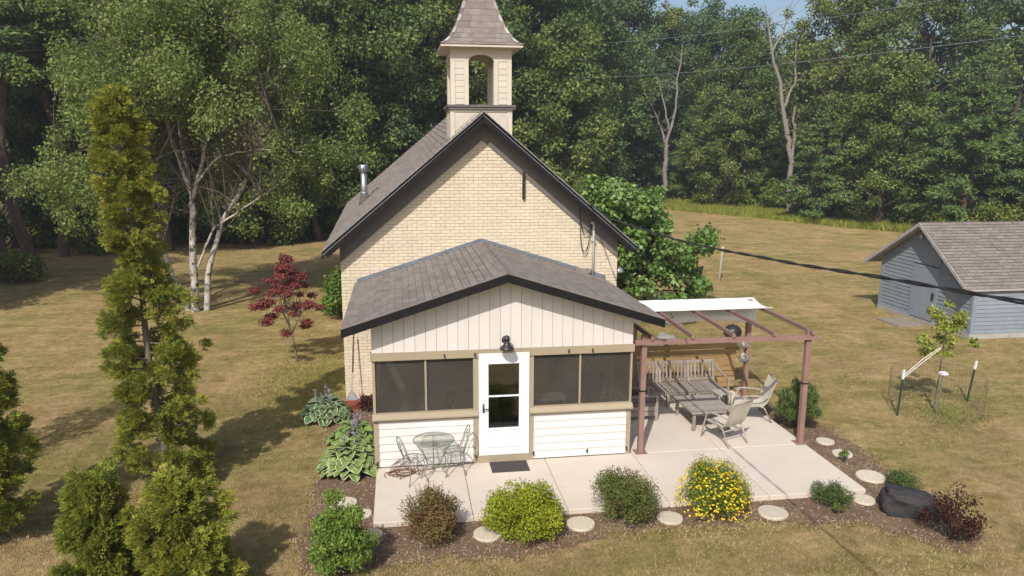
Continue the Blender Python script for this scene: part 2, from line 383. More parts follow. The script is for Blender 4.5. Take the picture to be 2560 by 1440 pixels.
def wobble(poly, step=.16, amp=.10, seed=3):
    R = random.Random(seed); out = []
    for i in range(len(poly)):
        a = Vector(poly[i]); b = Vector(poly[(i+1) % len(poly)]); n = max(1, int((b-a).length/step))
        for k in range(n):
            p = a.lerp(b, k/n); out.append((p.x+R.uniform(-amp, amp), p.y+R.uniform(-amp, amp)))
    return out
BED = [(.4, 3.9), (-1.05, 3.9), (-1.15, 2.9), (-.95, 1.4), (-1.0, .2), (-1.05, -1.2), (-1.1, -2.6), (-.95, -3.4), (.2, -3.2), (1.3, -3.2), (2.2, -3.3), (2.9, -3.1), (3.8, -2.8),
       (4.8, -2.75), (6.2, -2.8), (7.2, -2.9), (7.9, -3.1), (8.4, -3.6), (8.9, -4.15), (9.5, -4.0), (9.75, -3.2), (9.9, -2.4), (9.7, -1.6), (9.85, -.3), (9.75, 1.1), (9.6, 2.2), (9.2, 2.9), (8.5, 3.2),
       (8.3, 2.0), (8.2, -1.8), (4, -1.8), (.4, -1.8)]
BEDW = wobble(BED)
m_ = MB(); m_.add([(x, y, GZ+.012) for x, y in BEDW], [tuple(range(len(BEDW)))])
struct(m_.build('mulch_bed', 'mulch'))
# bark chips lying on the bed
N = 26000
cp = np.stack([rng.uniform(-1.3, 10.2, N), rng.uniform(-4.1, 3.9, N)], 1)
inb_ = in_poly(cp+rng.normal(size=cp.shape)*.13, BEDW)
cp = cp[inb_ & ~((cp[:, 0] > .03) & (cp[:, 0] < 8.69) & (cp[:, 1] > -2.09))]
n = len(cp); an = rng.uniform(0, math.pi, n); L = rng.uniform(.008, .036, n); Wd = rng.uniform(.003, .008, n)
tx = np.stack([np.cos(an), np.sin(an), rng.uniform(-.25, .25, n)], 1); tyv = np.stack([-np.sin(an), np.cos(an), rng.uniform(-.3, .3, n)], 1)
c3 = np.concatenate([cp, np.full((n, 1), GZ+.022)], 1)
V = np.stack([c3+tx*(a*L)[:, None]+tyv*(b*Wd)[:, None] for a, b in ((-1, -1), (1, -1), (1, 1), (-1, 1))], 1).reshape(-1, 3)
stuff(link('bark_chips', raw_mesh('bark_chips', V, np.arange(n*4).reshape(-1, 4), 'chip')))

# patio of cast slabs with joints between them
def patio():
    base = MB().box(.05, 8.66, -2.06, 3.35, GZ-.05, -.03).build('patio', 'mortar'); struct(base)
    j = [.03, 1.6585, 3.256, 5.03, 6.8531, 8.69]; gap = .012
    for r, (y0, y1) in enumerate(((-2.09, 0.0), (0.0, 3.4))):
        for k in range(len(j)-1):
            x0, x1 = j[k], j[k+1]
            if r == 1 and x1 < 5.1: continue
            a = x0+(gap/2 if k else 0); b = x1-(gap/2 if k < len(j)-2 else 0)
            c = y0+(gap/2 if r else 0); d = y1-(gap/2 if r == 0 else 0)
            if r == 0 and x1 < 5.1: d = .06
            q = MB(); e = .008
            lo = [(a, c), (b, c), (b, d), (a, d)]; hi = [(a+e, c+e), (b-e, c+e), (b-e, d-e), (a+e, d-e)]
            q.add([(x, y, GZ-.04) for x, y in lo]+[(x, y, -e) for x, y in lo]+[(x, y, 0) for x, y in hi],
                  [(0, 1, 5, 4), (1, 2, 6, 5), (2, 3, 7, 6), (3, 0, 4, 7), (4, 5, 9, 8), (5, 6, 10, 9), (6, 7, 11, 10), (7, 4, 8, 11), (8, 9, 10, 11)])
            q.build('concrete_slab', 'concrete', base)
patio()

# ------------------------------------------------------------------ shingled slopes
def tab_mesh(name, w, h, m):
    q = MB(); g_ = .0065; h -= .010  # tab stops short; dark roof face beneath stands in for the course shadow line
    return q.add([(g_, 0, 0), (w-g_, 0, 0), (w-g_, h, 0), (g_, h, 0), (g_, 0, .020), (w-g_, 0, .020), (w-g_, h, .006), (g_, h, .006)],
                 [(4, 5, 6, 7), (0, 1, 5, 4), (1, 2, 6, 5), (3, 0, 4, 7)]).mesh(name, m)

def shingle_slope(o, ax, up, length, height, expo, tab, parent, n_parts, seed, joined='shingle_field', cut=None):
    """o: eave corner; ax, up: unit vectors along the eave and up the slope"""
    R = random.Random(seed); o = Vector(o); ax = Vector(ax).normalized(); up = Vector(up); up = (up - ax*up.dot(ax)).normalized(); nz = ax.cross(up)
    rot = Matrix((ax, up, nz)).transposed().to_4x4(); items = []
    for r in range(int(height/expo)+1):
        h = min(expo, height-r*expo)
        if h < .02: break
        x = -tab*(.5*(r % 2))+R.uniform(-.012, .012)
        while x < length:
            a, b = max(x, 0), min(x+tab, length); x += tab
            if b-a < .03: continue
            if cut and not cut((a+b)/2, (r+.5)*expo): continue
            p = o + ax*a + up*(r*expo) + nz*.004
            items.append(((p-CAM).length, p, b-a, h))
    items.sort(key=lambda t: t[0])
    me = tab_mesh('shingle', tab, expo, 'shingle')
    for d, p, w, h in items[:n_parts]:
        ob = link('shingle', me, parent)
        mm = rot.copy(); mm.translation = p
        ob.matrix_local = mm @ Matrix.Diagonal((w/tab, h/expo if h < expo*.99 else 1, R.uniform(.8, 1.35), 1)) @ Matrix.Rotation(R.uniform(-.006, .006), 4, 'Z')
    if len(items) > n_parts:
        q = MB()
        for d, p, w, h in items[n_parts:]:
            T = rot.copy(); T.translation = p
            g_ = .0065; z1 = .020*R.uniform(.8, 1.3); h -= .010  # same short tab, leaving a dark strip as painted shadow between courses
            q.add([T @ Vector(v) for v in ((g_, 0, 0), (w-g_, 0, 0), (w-g_, h, 0), (g_, h, 0), (g_, 0, z1), (w-g_, 0, z1), (w-g_, h, .006), (g_, h, .006))],
                  [(4, 5, 6, 7), (0, 1, 5, 4), (1, 2, 6, 5), (3, 0, 4, 7)])
        stuff(q.build(joined, 'shingle_i', parent))

# ------------------------------------------------------------------ the brick schoolhouse
CY, XL, XR, XC = 4.08, -.81, 5.82, 2.495
RY0, RY1, RISE = 3.68, 12.8, .0443                     # roof front, back, slight climb of the old ridge towards the back
RZ, EZ, EX = 6.717, 3.62, 3.66                         # ridge, eave heights at the front, half span
SL = (RZ-EZ)/EX
church = thing('brick_schoolhouse', 'cream painted brick schoolhouse with steep brown shingle roof and belfry', 'building', (XC, CY, GZ))
church.location = (0, 0, 0)
def roofz(x, y): return RZ - SL*abs(x-XC) + RISE*(y-RY0)
wtop = lambda x: roofz(x, CY)-.20
wall = MB().prism([(XL+.012, GZ-.1), (XR-.012, GZ-.1), (XR-.012, wtop(XR)), (XC, wtop(XC)), (XL+.012, wtop(XL))], 1, CY+.012, CY+.3).build('wall', 'mortar', church)
for nm, x0, x1, y0, y1 in (('side_wall', XL, XL+.3, CY+.302, 12.3), ('side_wall', XR-.3, XR, CY+.302, 12.3)):
    z0_, z1_ = wtop(XL)+.06, wtop(XL)+.06+RISE*8.2
    MB().add([(x0, y0, GZ-.1), (x1, y0, GZ-.1), (x1, y1, GZ-.1), (x0, y1, GZ-.1), (x0, y0, z0_), (x1, y0, z0_), (x1, y1, z1_), (x0, y1, z1_)],
             [(0, 3, 2, 1), (4, 5, 6, 7), (0, 1, 5, 4), (1, 2, 6, 5), (2, 3, 7, 6), (3, 0, 4, 7)]).build(nm, 'brick', church)
MB().prism([(XL, GZ-.1), (XR, GZ-.1), (XR, wtop(XR)+.3), (XC, wtop(XC)+.3), (XL, wtop(XL)+.3)], 1, 12.302, 12.5).build('rear_wall', 'brick', church)

def bricks():
    ch, bl, jt = .0765, .222, .009; R = random.Random(5)
    def bm(l): # face to -y, chamfered
        q = MB(); x0, x1, z0, z1, e, d = jt/2, l-jt/2, jt/2, ch-jt/2, .004, .014
        lo = [(x0, d, z0), (x1, d, z0), (x1, d, z1), (x0, d, z1)]; mi_ = [(x0, e, z0), (x1, e, z0), (x1, e, z1), (x0, e, z1)]; hi = [(x0+e, 0, z0+e), (x1-e, 0, z0+e), (x1-e, 0, z1-e), (x0+e, 0, z1-e)]
        q.add(lo+mi_+hi, [(0, 1, 5, 4), (1, 2, 6, 5), (2, 3, 7, 6), (3, 0, 4, 7), (4, 5, 9, 8), (5, 6, 10, 9), (6, 7, 11, 10), (7, 4, 8, 11), (8, 9, 10, 11)]); return q
    items = []; r = 0; z = GZ
    while z < wtop(XC)-.05:
        x = XL - (bl/2 if r % 2 else 0); head = (r % 7 == 6); b_ = bl/2 if head else bl
        while x < XR-.001:
            a, b = max(x, XL), min(x+b_, XR); x += b_
            lim = (wtop(1e-9+XC)-z-ch)/SL                  # half width of the gable at this course
            a, b = max(a, XC-lim-.1), min(b, XC+lim+.1)
            if b-a < .03: continue
            m = (a+b)/2
            # behind the porch only what shows through the screens
            hid = 0 < m < 4.95 and z < 2.3
            vis = not hid and not (-.5 < m < 5.4 and z < 3.70-.3125*abs(m-2.47))
            items.append((0 if vis else 1, (Vector((m, CY, z))-CAM).length, a, b, z))
        z += ch; r += 1
    items.sort(); me = bm(bl).mesh('brick', 'brick'); mh = bm(bl/2).mesh('brick_header', 'brick')
    for v, d, a, b, z in items[:300]:
        w = b-a; hh = abs(w-bl/2) < .02
        o = link('brick', mh if hh else me, wall); o.location = (a, CY+R.uniform(-.0025, .0025), z+R.uniform(-.0012, .0012))
        o.scale = (w/(bl/2 if hh else bl), 1, 1); o.rotation_euler = (0, R.uniform(-.004, .004), 0)
    q = MB()
    for v, d, a, b, z in items[300:]:
        k = bm(b-a); dz, dy, ry = R.uniform(-.0012, .0012), R.uniform(-.0025, .0025), R.uniform(-.004, .004)
        q.add([(a+p[0], CY+p[1]+dy, z+p[2]+dz-ry*p[0]) for p in k.v], k.f)
    stuff(q.build('brick_courses', 'brick_i', wall))
    # stepped crack running down from the right corner of the gable
    q = MB(); pts = [(5.72, 3.40), (5.60, 3.36), (5.59, 3.30), (5.50, 3.29), (5.49, 3.22), (5.40, 3.21), (5.39, 3.14)]
    for (xa, za), (xb, zb) in zip(pts, pts[1:]): q.bar((xa, CY-.004, za), (xb, CY-.004, zb), .008, .008, (0, 1, 0))
    q.build('crack', 'mortar', wall)
bricks()

# roof: two boards with shingles
def roof():
    t = .09
    for sgn in (-1, 1):
        xe = XC + sgn*EX
        q = MB(); P = [(XC, RY0, RZ), (XC, RY1, RZ+RISE*(RY1-RY0)), (xe, RY1, EZ+RISE*(RY1-RY0)), (xe, RY0, EZ)]
        q.add(P+[(x, y, z-t) for x, y, z in P], [(0, 1, 2, 3), (7, 6, 5, 4), (0, 3, 7, 4), (1, 0, 4, 5), (2, 1, 5, 6), (3, 2, 6, 7)])
        q.mi[0] = 1; rf = q.build('roof', ('frieze', 'gap'), church)
        up = Vector((-sgn*EX, 0, RZ-EZ)); ax = Vector((0, -1 if sgn < 0 else 1, -RISE if sgn < 0 else RISE))
        o = Vector((xe, RY1 if sgn < 0 else RY0, EZ+(RISE*(RY1-RY0) if sgn < 0 else 0))); L = (RY1-RY0)*math.hypot(1, RISE)
        shingle_slope(o, ax, up, L, up.length-.02, .145, .31, rf, 300 if sgn < 0 else 0, 21+sgn)
        # ridge caps
        if sgn < 0:
            for k in range(30):
                y = RY0+.02+k*.305
                MB().add([(XC-.13, y, RZ+.025+RISE*(y-RY0)-.13*SL), (XC, y, RZ+.03+RISE*(y-RY0)), (XC+.13, y, RZ+.025+RISE*(y-RY0)-.13*SL), (XC-.13, y+.32, RZ+.02+RISE*(y+.32-RY0)-.13*SL), (XC, y+.32, RZ+.024+RISE*(y+.32-RY0)), (XC+.13, y+.32, RZ+.02+RISE*(y+.32-RY0)-.13*SL)],
                         [(0, 1, 4, 3), (1, 2, 5, 4)]).build('ridge_cap', 'shingle', rf)
    nv = Vector((SL, 0, 1)).normalized()
    for sgn in (-1, 1):
        d = Vector((sgn*EX, 0, EZ-RZ)); n_ = Vector((sgn*nv.x, 0, nv.z))
        a = Vector((XC, RY0-.011, RZ)); b = a+d*1.004
        def plate(name, m, s0, s1, y0, y1, la=0, lb=1., plumb=False):
            A, B = a+d*la, a+d*lb
            vs = []
            for y in (y0, y1):
                for p, s_ in ((A, s0), (B, s0), (B, s1), (A, s1)):
                    # cut plumb at the ridge
                    v = Vector((p.x, y, p.z)) + (n_*s_ if p is B and not plumb else Vector((0, 0, s_/n_.z)))
                    vs.append(v)
            MB().add(vs, [(0, 1, 2, 3), (7, 6, 5, 4), (0, 4, 5, 1), (1, 5, 6, 2), (2, 6, 7, 3), (3, 7, 4, 0)]).build(name, m, church)
        plate('rake_board', 'fascia', -.175, .012, RY0-.035, RY0-.003)
        plate('drip_edge', 'drip', .013, .030, RY0-.048, RY0+.06)
        plate('crown_strip', 'drip', -.055, -.045, RY0-.045, RY0-.036)
        # wide flat board on the wall under the soffit
        plate('frieze_board', 'frieze', -.46, -.10, CY-.035, CY+.005, 0, .904, True)
        # eave fascia
        z0, z1 = EZ, EZ+RISE*(RY1-RY0); xe = XC+sgn*(EX+.012)
        MB().add([(xe-.012, RY0, z0-.17), (xe+.012, RY0, z0-.17), (xe+.012, RY1, z1-.17), (xe-.012, RY1, z1-.17), (xe-.012, RY0, z0-.01), (xe+.012, RY0, z0-.01), (xe+.012, RY1, z1-.01), (xe-.012, RY1, z1-.01)],
                 [(0, 3, 2, 1), (4, 5, 6, 7), (0, 1, 5, 4), (1, 2, 6, 5), (2, 3, 7, 6), (3, 0, 4, 7)]).build('eave_board', 'fascia', church)
roof()

# belfry
def belfry():
    x0, x1, y0, y1 = 1.797, 3.185, 4.12, 5.50; xc, yc = (x0+x1)/2, (y0+y1)/2; zb, zs, zt = 6.80, 6.90, 8.15
    # base that sits astride the ridge
    q = MB().prism([(x0-.02, roofz(x0, y0)-.05), (xc, RZ-.3), (x1+.02, roofz(x1, y0)-.05), (x1+.02, zb), (x0-.02, zb)], 1, y0, y1)
    base = q.build('belfry', 'belfry', church)
    def tri(name, pts, y, m='belfry', t=.02):
        MB().prism(pts, 1, y-t, y-.001).build(name, m, base)
    for s in (-1, 1):
        # corner boards and ledger of the base
        xe_ = xc+s*(x1-xc+.02); xi = xe_-s*.10
        p = [(xe_, roofz(xe_, y0)+.0), (xi, roofz(xi, y0)+.0), (xi, 6.735), (xe_, 6.735)]
        tri('corner_board', p if s > 0 else p[::-1], y0, t=.03)
        for k in range(6):                       # boards running parallel to the rake
            lo, hi = .075+k*.072, .075+(k+1)*.072-.006
            # strip between two lines parallel to the rake, clipped by ledger and corner
            xs_ = []
            zl = 6.70
            for off in (lo, hi):
                x_in = xc+s*max(0.02, (RZ+RISE*(y0-RY0)+off-zl)/SL); xs_.append(x_in)
            x_out = xi-s*.006
            if abs(xs_[1]-xc) >= abs(x_out-xc)-.03: continue
            p = [(xs_[0], roofz(xs_[0], y0)+lo), (x_out, roofz(x_out, y0)+lo), (x_out, roofz(x_out, y0)+hi), (xs_[1], roofz(xs_[1], y0)+hi)]
            tri('diagonal_board', p if s > 0 else p[::-1], y0, t=.014)
    MB().box(x0-.02, x1+.02, y0-.022, y0-.001, 6.742, zb-.002).build('ledger', 'belfry', base)
    # ledge
    q = MB(); q.box(x0-.06, x1+.07, y0-.07, y1+.06, zb, zb+.055); q.box(x0-.085, x1+.095, y0-.095, y1+.085, zb+.055, zs)
    q.build('ledge', 'frieze', base)
    # four corner piers of the open lantern, each with boards between two stiles
    pw = .40
    for sx in (-1, 1):
        for sy in (-1, 1):
            cx0 = x0 if sx < 0 else x1-pw; cy0 = y0 if sy < 0 else y1-.24
            MB().box(cx0, cx0+pw, cy0, cy0+.24, zs, 7.86).build('pier', 'belfry', base)
            if sy < 0:
                for xa in (cx0-.004, cx0+pw-.096): MB().box(xa, xa+.10, y0-.022, y0-.001, zs+.002, 7.858).build('stile', 'belfry', base)
                for k in range(7):
                    z = zs+.015+k*.132
                    MB().add([(cx0+.10, y0-.012, z), (cx0+pw-.10, y0-.012, z), (cx0+pw-.10, y0-.004, z+.127), (cx0+.10, y0-.004, z+.127), (cx0+.10, y0, z), (cx0+pw-.10, y0, z), (cx0+pw-.10, y0, z+.127), (cx0+.10, y0, z+.127)],
                             [(0, 1, 2, 3), (0, 4, 5, 1), (3, 2, 6, 7), (1, 5, 6, 2), (4, 0, 3, 7)]).build('clapboard', 'belfry', base)
    # arched heads on the four sides
    def arch(axis, a, b):
        lo, hi, c = (x0-.006, x1+.006, xc) if axis == 1 else (y0+.005, y1-.005, yc)
        r = .29; zz = 7.862; q = MB(); n = 12
        arcp = [(c+r*math.cos(math.pi*k/n), zz+(r*.52)*math.sin(math.pi*k/n)) for k in range(n+1)]
        tops = [(lo+(hi-lo)*(1-k/n), zt) for k in range(n+1)]
        for k in range(n):
            q.prism([arcp[k], tops[k], tops[k+1], arcp[k+1]], axis, a, b)
        q.prism([(c+r, zz), (hi, zz), (hi, zt)], axis, a, b); q.prism([(lo, zz), (c-r, zz), (lo, zt)], axis, a, b)
        q.build('arch', 'belfry', base)
    arch(1, y0-.008, y0+.10); arch(1, y1-.10, y1+.008); arch(0, x0-.004, x0+.09); arch(0, x1-.09, x1+.004)
    # eave cornice and flared roof
    hw, zc = .925, 8.155
    q = MB(); q.box(xc-.78, xc+.78, yc-.78, yc+.78, zt-.02, zc); q.box(xc-hw, xc+hw, yc-hw, yc+hw, zc, zc+.045); q.build('cornice', 'belfry', base)
    prof = [(.935, 8.202), (.83, 8.265), (.735, 8.36), (.655, 8.475), (.585, 8.60), (.52, 8.745), (.465, 8.89), (.415, 9.035), (.365, 9.185), (.315, 9.34), (.26, 9.50), (.20, 9.68), (.135, 9.86), (.07, 10.05), (.02, 10.2)]
    q = MB(); vs = []
    for h, z in prof: vs += [(xc-h, yc-h, z), (xc+h, yc-h, z), (xc+h, yc+h, z), (xc-h, yc+h, z)]
    fs = [(i*4+k, i*4+(k+1) % 4, (i+1)*4+(k+1) % 4, (i+1)*4+k) for i in range(len(prof)-1) for k in range(4)]+[(3, 2, 1, 0)]
    rf = q.add(vs, fs).build('belfry_roof', 'shingle', church)
    R = random.Random(9)
    for face in range(4):
        ca, sa = [(1, 0), (0, 1), (-1, 0), (0, -1)][face]
        def W(u, v, z): # u along, v outwards (front is -y)
            return (xc+u*ca+v*sa, yc+u*sa-v*ca, z)
        for i in range(len(prof)-2):
            (h0, z0), (h1, z1) = prof[i], prof[i+1]
            x = -h0+.02-(.1 if i % 2 else 0)
            while x < h0-.02:
                w = R.choice((.15, .2, .26)); a, b = max(x, -h0+.02), min(x+w, h0-.02); x += w
                if b-a < .03: continue
                a1, b1 = max(a, -h1), min(b, h1)
                if b1-a1 < .01: continue
                e, lift = .003, .014+R.uniform(-.003, .004)
                MB().add([W(a+e, h0+lift*.5, z0+lift*.6), W(b-e, h0+lift*.5, z0+lift*.6), W(b1-e, h1+.004, z1+.004), W(a1+e, h1+.004, z1+.004), W(a+e, h0-.004, z0), W(b-e, h0-.004, z0)],
                         [(0, 1, 2, 3), (4, 5, 1, 0)]).build('shingle', 'shingle', rf)
    for k, (sx, sy) in enumerate(((-1, -1), (1, -1), (1, 1), (-1, 1))):
        for i in range(len(prof)-2):
            (h0, z0), (h1, z1) = prof[i], prof[i+1]; w = .075
            def C_(h, z, du, dv): return (xc+sx*(h+.012-du), yc+sy*(h+.012-dv), z+.018)
            MB().add([C_(h0, z0, 0, 0), C_(h0, z0, w, 0), C_(h1, z1, w*.9, 0), C_(h1, z1, 0, 0), C_(h0, z0, 0, w), C_(h1, z1, 0, w*.9)],
                     [(0, 1, 2, 3), (4, 0, 3, 5)]).build('hip_cap', 'hipcap' if i % 2 else 'shingle', rf)
    MB().lathe([(.03, 10.15), (.05, 10.22), (.02, 10.3), (.05, 10.36), (.0, 10.45)], (xc, yc, 0), 10).build('finial', 'galv', church, True)
belfry()

# things fixed to the schoolhouse
def church_bits():
    # stove pipe through the left slope
    x, y = -.36, 7.35; z = roofz(x, y); vp = MB().lathe([(.085, z-.1), (.085, z+.83)], (x, y, 0), 16).build('vent_pipe', 'galv', church, True)
    MB().lathe([(.17, z-.16), (.10, z+.24), (.105, z+.25), (.09, z+.26)], (x, y, 0), 16).build('storm_collar', 'galv', vp, True)
    MB().lathe([(.115, z+.80), (.135, z+.82), (.135, z+.97), (.10, z+1.0), (.0, z+1.01)], (x, y, 0), 16).build('cap', 'galv', vp, True)
    for k in range(12):
        a = 2*math.pi*k/12; MB().box(-.006, .006, -.004, .004, z+.82, z+.965).build('cap_slot', 'fascia', vp).matrix_local = Matrix.Translation((x+.137*math.cos(a), y+.137*math.sin(a), 0)) @ Matrix.Rotation(a+math.pi/2, 4, 'Z')
    # iron bracket high on the gable
    q = MB(); q.box(3.445, 3.50, CY-.07, CY-.004, 4.75, 5.39)
    for k in range(6): q.box(3.45, 3.495, CY-.10, CY-.068, 4.80+k*.1, 4.84+k*.1)
    q.build('iron_bracket', 'black', church)
    # service mast, weather head and drip loops
    q = MB(); q.tube([(5.19, CY-.06, 2.78), (5.19, CY-.06, 4.10), (5.17, CY-.08, 4.18), (5.12, CY-.12, 4.17)], .028, 8); mast = q.build('conduit', 'conduit', church, True)
    for z in (3.0, 3.7): MB().box(5.15, 5.23, CY-.092, CY-.004, z, z+.03).build('strap', 'galv', mast)
    loops = MB(); A = Vector((4.84, CY-.12, 4.70))
    for dx, low in ((0, 3.86), (.01, 3.90), (.03, 3.42), (.05, 3.36)):
        pts = []
        for t in np.linspace(0, 1, 16):
            xx = 4.84-.02+(5.12-4.82)*t+dx*.2; zz = 4.72+(4.17-4.72)*t - 4*t*(1-t)*(4.36-low)
            xx -= .10*math.sin(math.pi*t)*(1-t)
            pts.append((xx, CY-.10-.02*math.sin(3*t+dx*30), zz))
        loops.tube(pts, .008, 5)
    loops.tube([A, (4.9, CY-.25, 4.86), (5.02, RY0-.06, 4.80)], .012, 5)
    loops.build('service_loop', 'cable', church)
    # leaf-filled end piece lying on the flashing
    MB().box(4.75, 5.12, CY-.16, CY-.01, 2.96, 3.06).build('rotted_board', 'teak', church).rotation_euler = (0, 0, 0)
    # lamp on the corner of the right wall
    q = MB(); q.lathe([(.03, 0), (.10, .02), (.13, .06), (.10, .13), (.03, .17)], (5.93, CY+.25, 2.86), 12); q.tube([(5.82, CY+.25, 2.98), (5.93, CY+.25, 3.02)], .02, 6)
    q.build('side_lamp', 'drip', church, True)
    for (x, z) in ((4.25, 5.20), (4.62, 4.93), (4.72, 4.83)): MB().box(x, x+.06, CY-.09, CY-.036, z, z+.03).build('clip', 'cable', church)
church_bits()

# ------------------------------------------------------------------ screened porch
PW, PX, PZR, PZE = 4.9655, 2.47, 3.735, 2.81          # width, ridge x, ridge and eave heights
PSL = (PZR-PZE)/2.96; PY0 = -.38
porch = thing('screened_porch', 'white screened porch with low shingled gable roof on the schoolhouse front', 'porch')
def prz(x): return PZR-PSL*abs(x-PX)
def porch_build():
    R = random.Random(4)
    # frame of posts, sills and head beam
    def fr(name, *b, m='tan'): return MB().box(*b).build(name, m, porch)
    for x0, x1 in ((0, .09), (4.88, 4.9655)): fr('corner_post', x0, x1, 0, .09, 0, .925)
    for x0, x1 in ((1.868, 1.965), (2.935, 3.025)): fr('door_post', x0, x1, -.012, .10, 0, 2.108)
    for x0, x1 in ((0, .052), (4.925, 4.9655)): fr('jamb', x0, x1, .0, .09, 1.072, 2.108)
    for x0, x1 in ((.962, .998), (3.912, 3.948)): fr('mullion', x0, x1, .005, .06, 1.072, 2.108)
    for x0, x1 in ((.052, 1.866), (3.027, 4.925)):
        fr('bottom_rail', x0, x1, .008, .07, 1.072, 1.088); fr('top_rail', x0, x1, .008, .07, 2.09, 2.107)
    for x0, x1 in ((-.02, 1.955), (2.945, 4.985)):
        q = MB().prism([(-.075, .965), (-.075, .99), (-.004, 1.07), (.10, 1.07), (.10, .927), (-.03, .927), (-.03, .965)], 0, x0, x1)
        q.build('window_sill', 'tan', porch)
    fr('head_beam', -.025, 1.96, -.04, .10, 2.11, 2.25); fr('head_beam', 1.962, 2.938, -.03, .10, 2.165, 2.248); fr('head_beam', 2.94, 4.99, -.04, .10, 2.11, 2.25)
    fr('door_head', 1.967, 2.933, -.01, .09, 2.11, 2.163)
    fr('threshold', 1.967, 2.933, -.025, .10, .0, .15)
    fr('wall_base', .02, 4.945, .012, .05, .0, .022, m='gap')
    # insect screens
    for x0, x1 in ((.053, .961), (.999, 1.866), (3.027, 3.911), (3.949, 4.924)): MB().box(x0, x1, .034, .038, 1.089, 2.089).build('insect_screen', 'screen', porch)
    # lap siding below the screens
    for x0, x1 in ((.092, 1.866), (3.027, 4.878)):
        fr('backing', x0, x1, .03, .07, .023, .926, m='gap')
        for k in range(6):
            z0 = .025+k*.1505; z1 = z0+.1435
            MB().add([(x0, -.002, z0), (x1, -.002, z0), (x1, .016, z1), (x0, .016, z1), (x0, .029, z0), (x1, .029, z0), (x1, .029, z1), (x0, .029, z1)],
                     [(0, 1, 2, 3), (0, 4, 5, 1), (3, 2, 6, 7), (1, 5, 6, 2), (4, 0, 3, 7)]).build('lap_board', 'lap', porch)
    # vertical boards of the gable
    MB().prism([(.01, 2.252), (4.955, 2.252), (4.955, prz(4.955)-.13), (PX, prz(PX)-.13), (.01, prz(.01)-.13)], 1, .03, .07).build('gable_backing', 'gap', porch)
    n = 25; w = PW/n
    for k in range(n):
        a, b = k*w+.003, (k+1)*w-.003
        pts = [(a, 2.253), (b, 2.253), (b, prz(b)-.125)] + ([(PX, prz(PX)-.125)] if a < PX < b else []) + [(a, prz(a)-.125)]
        MB().prism(pts, 1, .004+R.uniform(-.001, .001), .029).build('gable_board', 'siding', porch)
    # side walls: boards below, screens above
    for s, x in ((-1, .0), (1, 4.9655)):
        xi = x+.001 if s < 0 else x-.05; xo = xi+.049
        fr('side_lower_wall', xi, xo, .092, 4.06, 0, .925, m='lap'); fr('side_sill', xi-.01, xo+.01, .102, 4.06, .927, 1.06)
        fr('side_head', xi, xo, .102, 4.06, 2.11, 2.25); fr('side_upper_wall', xi, xo, .072, 4.06, 2.252, prz(x)-.12, m='siding')
        for y0, y1 in ((1.35, 1.41), (2.68, 2.74)): fr('side_post', xi, xo, y0, y1, 1.062, 2.108)
        for y0, y1 in ((.102, 1.348), (1.412, 2.678), (2.742, 4.06)): MB().box(xi+.022, xi+.026, y0, y1, 1.062, 2.108).build('insect_screen', 'screen', porch)
    fr('porch_floor', .05, 4.91, .11, 4.07, .02, .12, m='interior')
    # roof
    t = .10
    for sgn in (-1, 1):
        xe = PX+sgn*2.96; ze = PZE; y1 = CY-.02
        P = [(PX, PY0, PZR), (PX, y1, PZR), (xe, y1, ze), (xe, PY0, ze)]
        rf = MB().add(P+[(x, y, z-t) for x, y, z in P], [(0, 1, 2, 3), (7, 6, 5, 4), (0, 3, 7, 4), (1, 0, 4, 5), (2, 1, 5, 6), (3, 2, 6, 7)]); rf.mi[0] = 1; rf = rf.build('roof', ('frieze', 'gap'), porch)
        up = Vector((-sgn*2.96, 0, PZR-ze)); ax = Vector((0, -1 if sgn < 0 else 1, 0)); o = Vector((xe, y1 if sgn < 0 else PY0, ze))
        shingle_slope(o, ax, up, y1-PY0, up.length, .142, .31, rf, 299 if sgn < 0 else 200, 41+sgn)
        # barge board and drip edge
        d = Vector((xe-PX, 0, ze-PZR))
        for nm, m, s0, s1, y0, y2 in (('barge_board', 'fascia', -.15, .008, PY0-.034, PY0-.002), ('drip_edge', 'shingle', .009, .020, PY0-.045, PY0+.04)):
            vs = [Vector((PX+d.x*k*1.003, y, PZR+d.z*k*1.003+s)) for y in (y0, y2) for k, s in ((0, s0), (1, s0), (1, s1), (0, s1))]
            MB().add(vs, [(0, 1, 2, 3), (7, 6, 5, 4), (0, 4, 5, 1), (1, 5, 6, 2), (2, 6, 7, 3), (3, 7, 4, 0)]).build(nm, m, porch)
        MB().box(xe-.012, xe+.012, PY0-.002, y1, ze-.145, ze-.002).build('eave_board', 'fascia', porch)
        # flashing against the brick
        k0 = .985 if sgn < 0 else 1.03
        vs = [(PX, CY-.022, PZR+.01), (PX+d.x*k0, CY-.022, PZR+d.z*k0+.01), (PX+d.x*k0, CY-.022, PZR+d.z*k0+.095), (PX, CY-.022, PZR+.095), (PX, CY-.004, PZR+.01), (PX+d.x*k0, CY-.004, PZR+d.z*k0+.01), (PX+d.x*k0, CY-.004, PZR+d.z*k0+.095), (PX, CY-.004, PZR+.095)]
        MB().add(vs, [(0, 1, 2, 3), (0, 4, 5, 1), (1, 5, 6, 2), (2, 6, 7, 3)]).build('flashing', 'flash', porch)
        vs = [(PX, CY-.024, PZR+.03), (PX+d.x*k0, CY-.024, PZR+d.z*k0+.03), (PX+d.x*k0, CY-.11, PZR+d.z*k0+.024), (PX, CY-.11, PZR+.024)]
        MB().add(vs, [(0, 1, 2, 3)]).build('step_flashing', 'flash', porch)
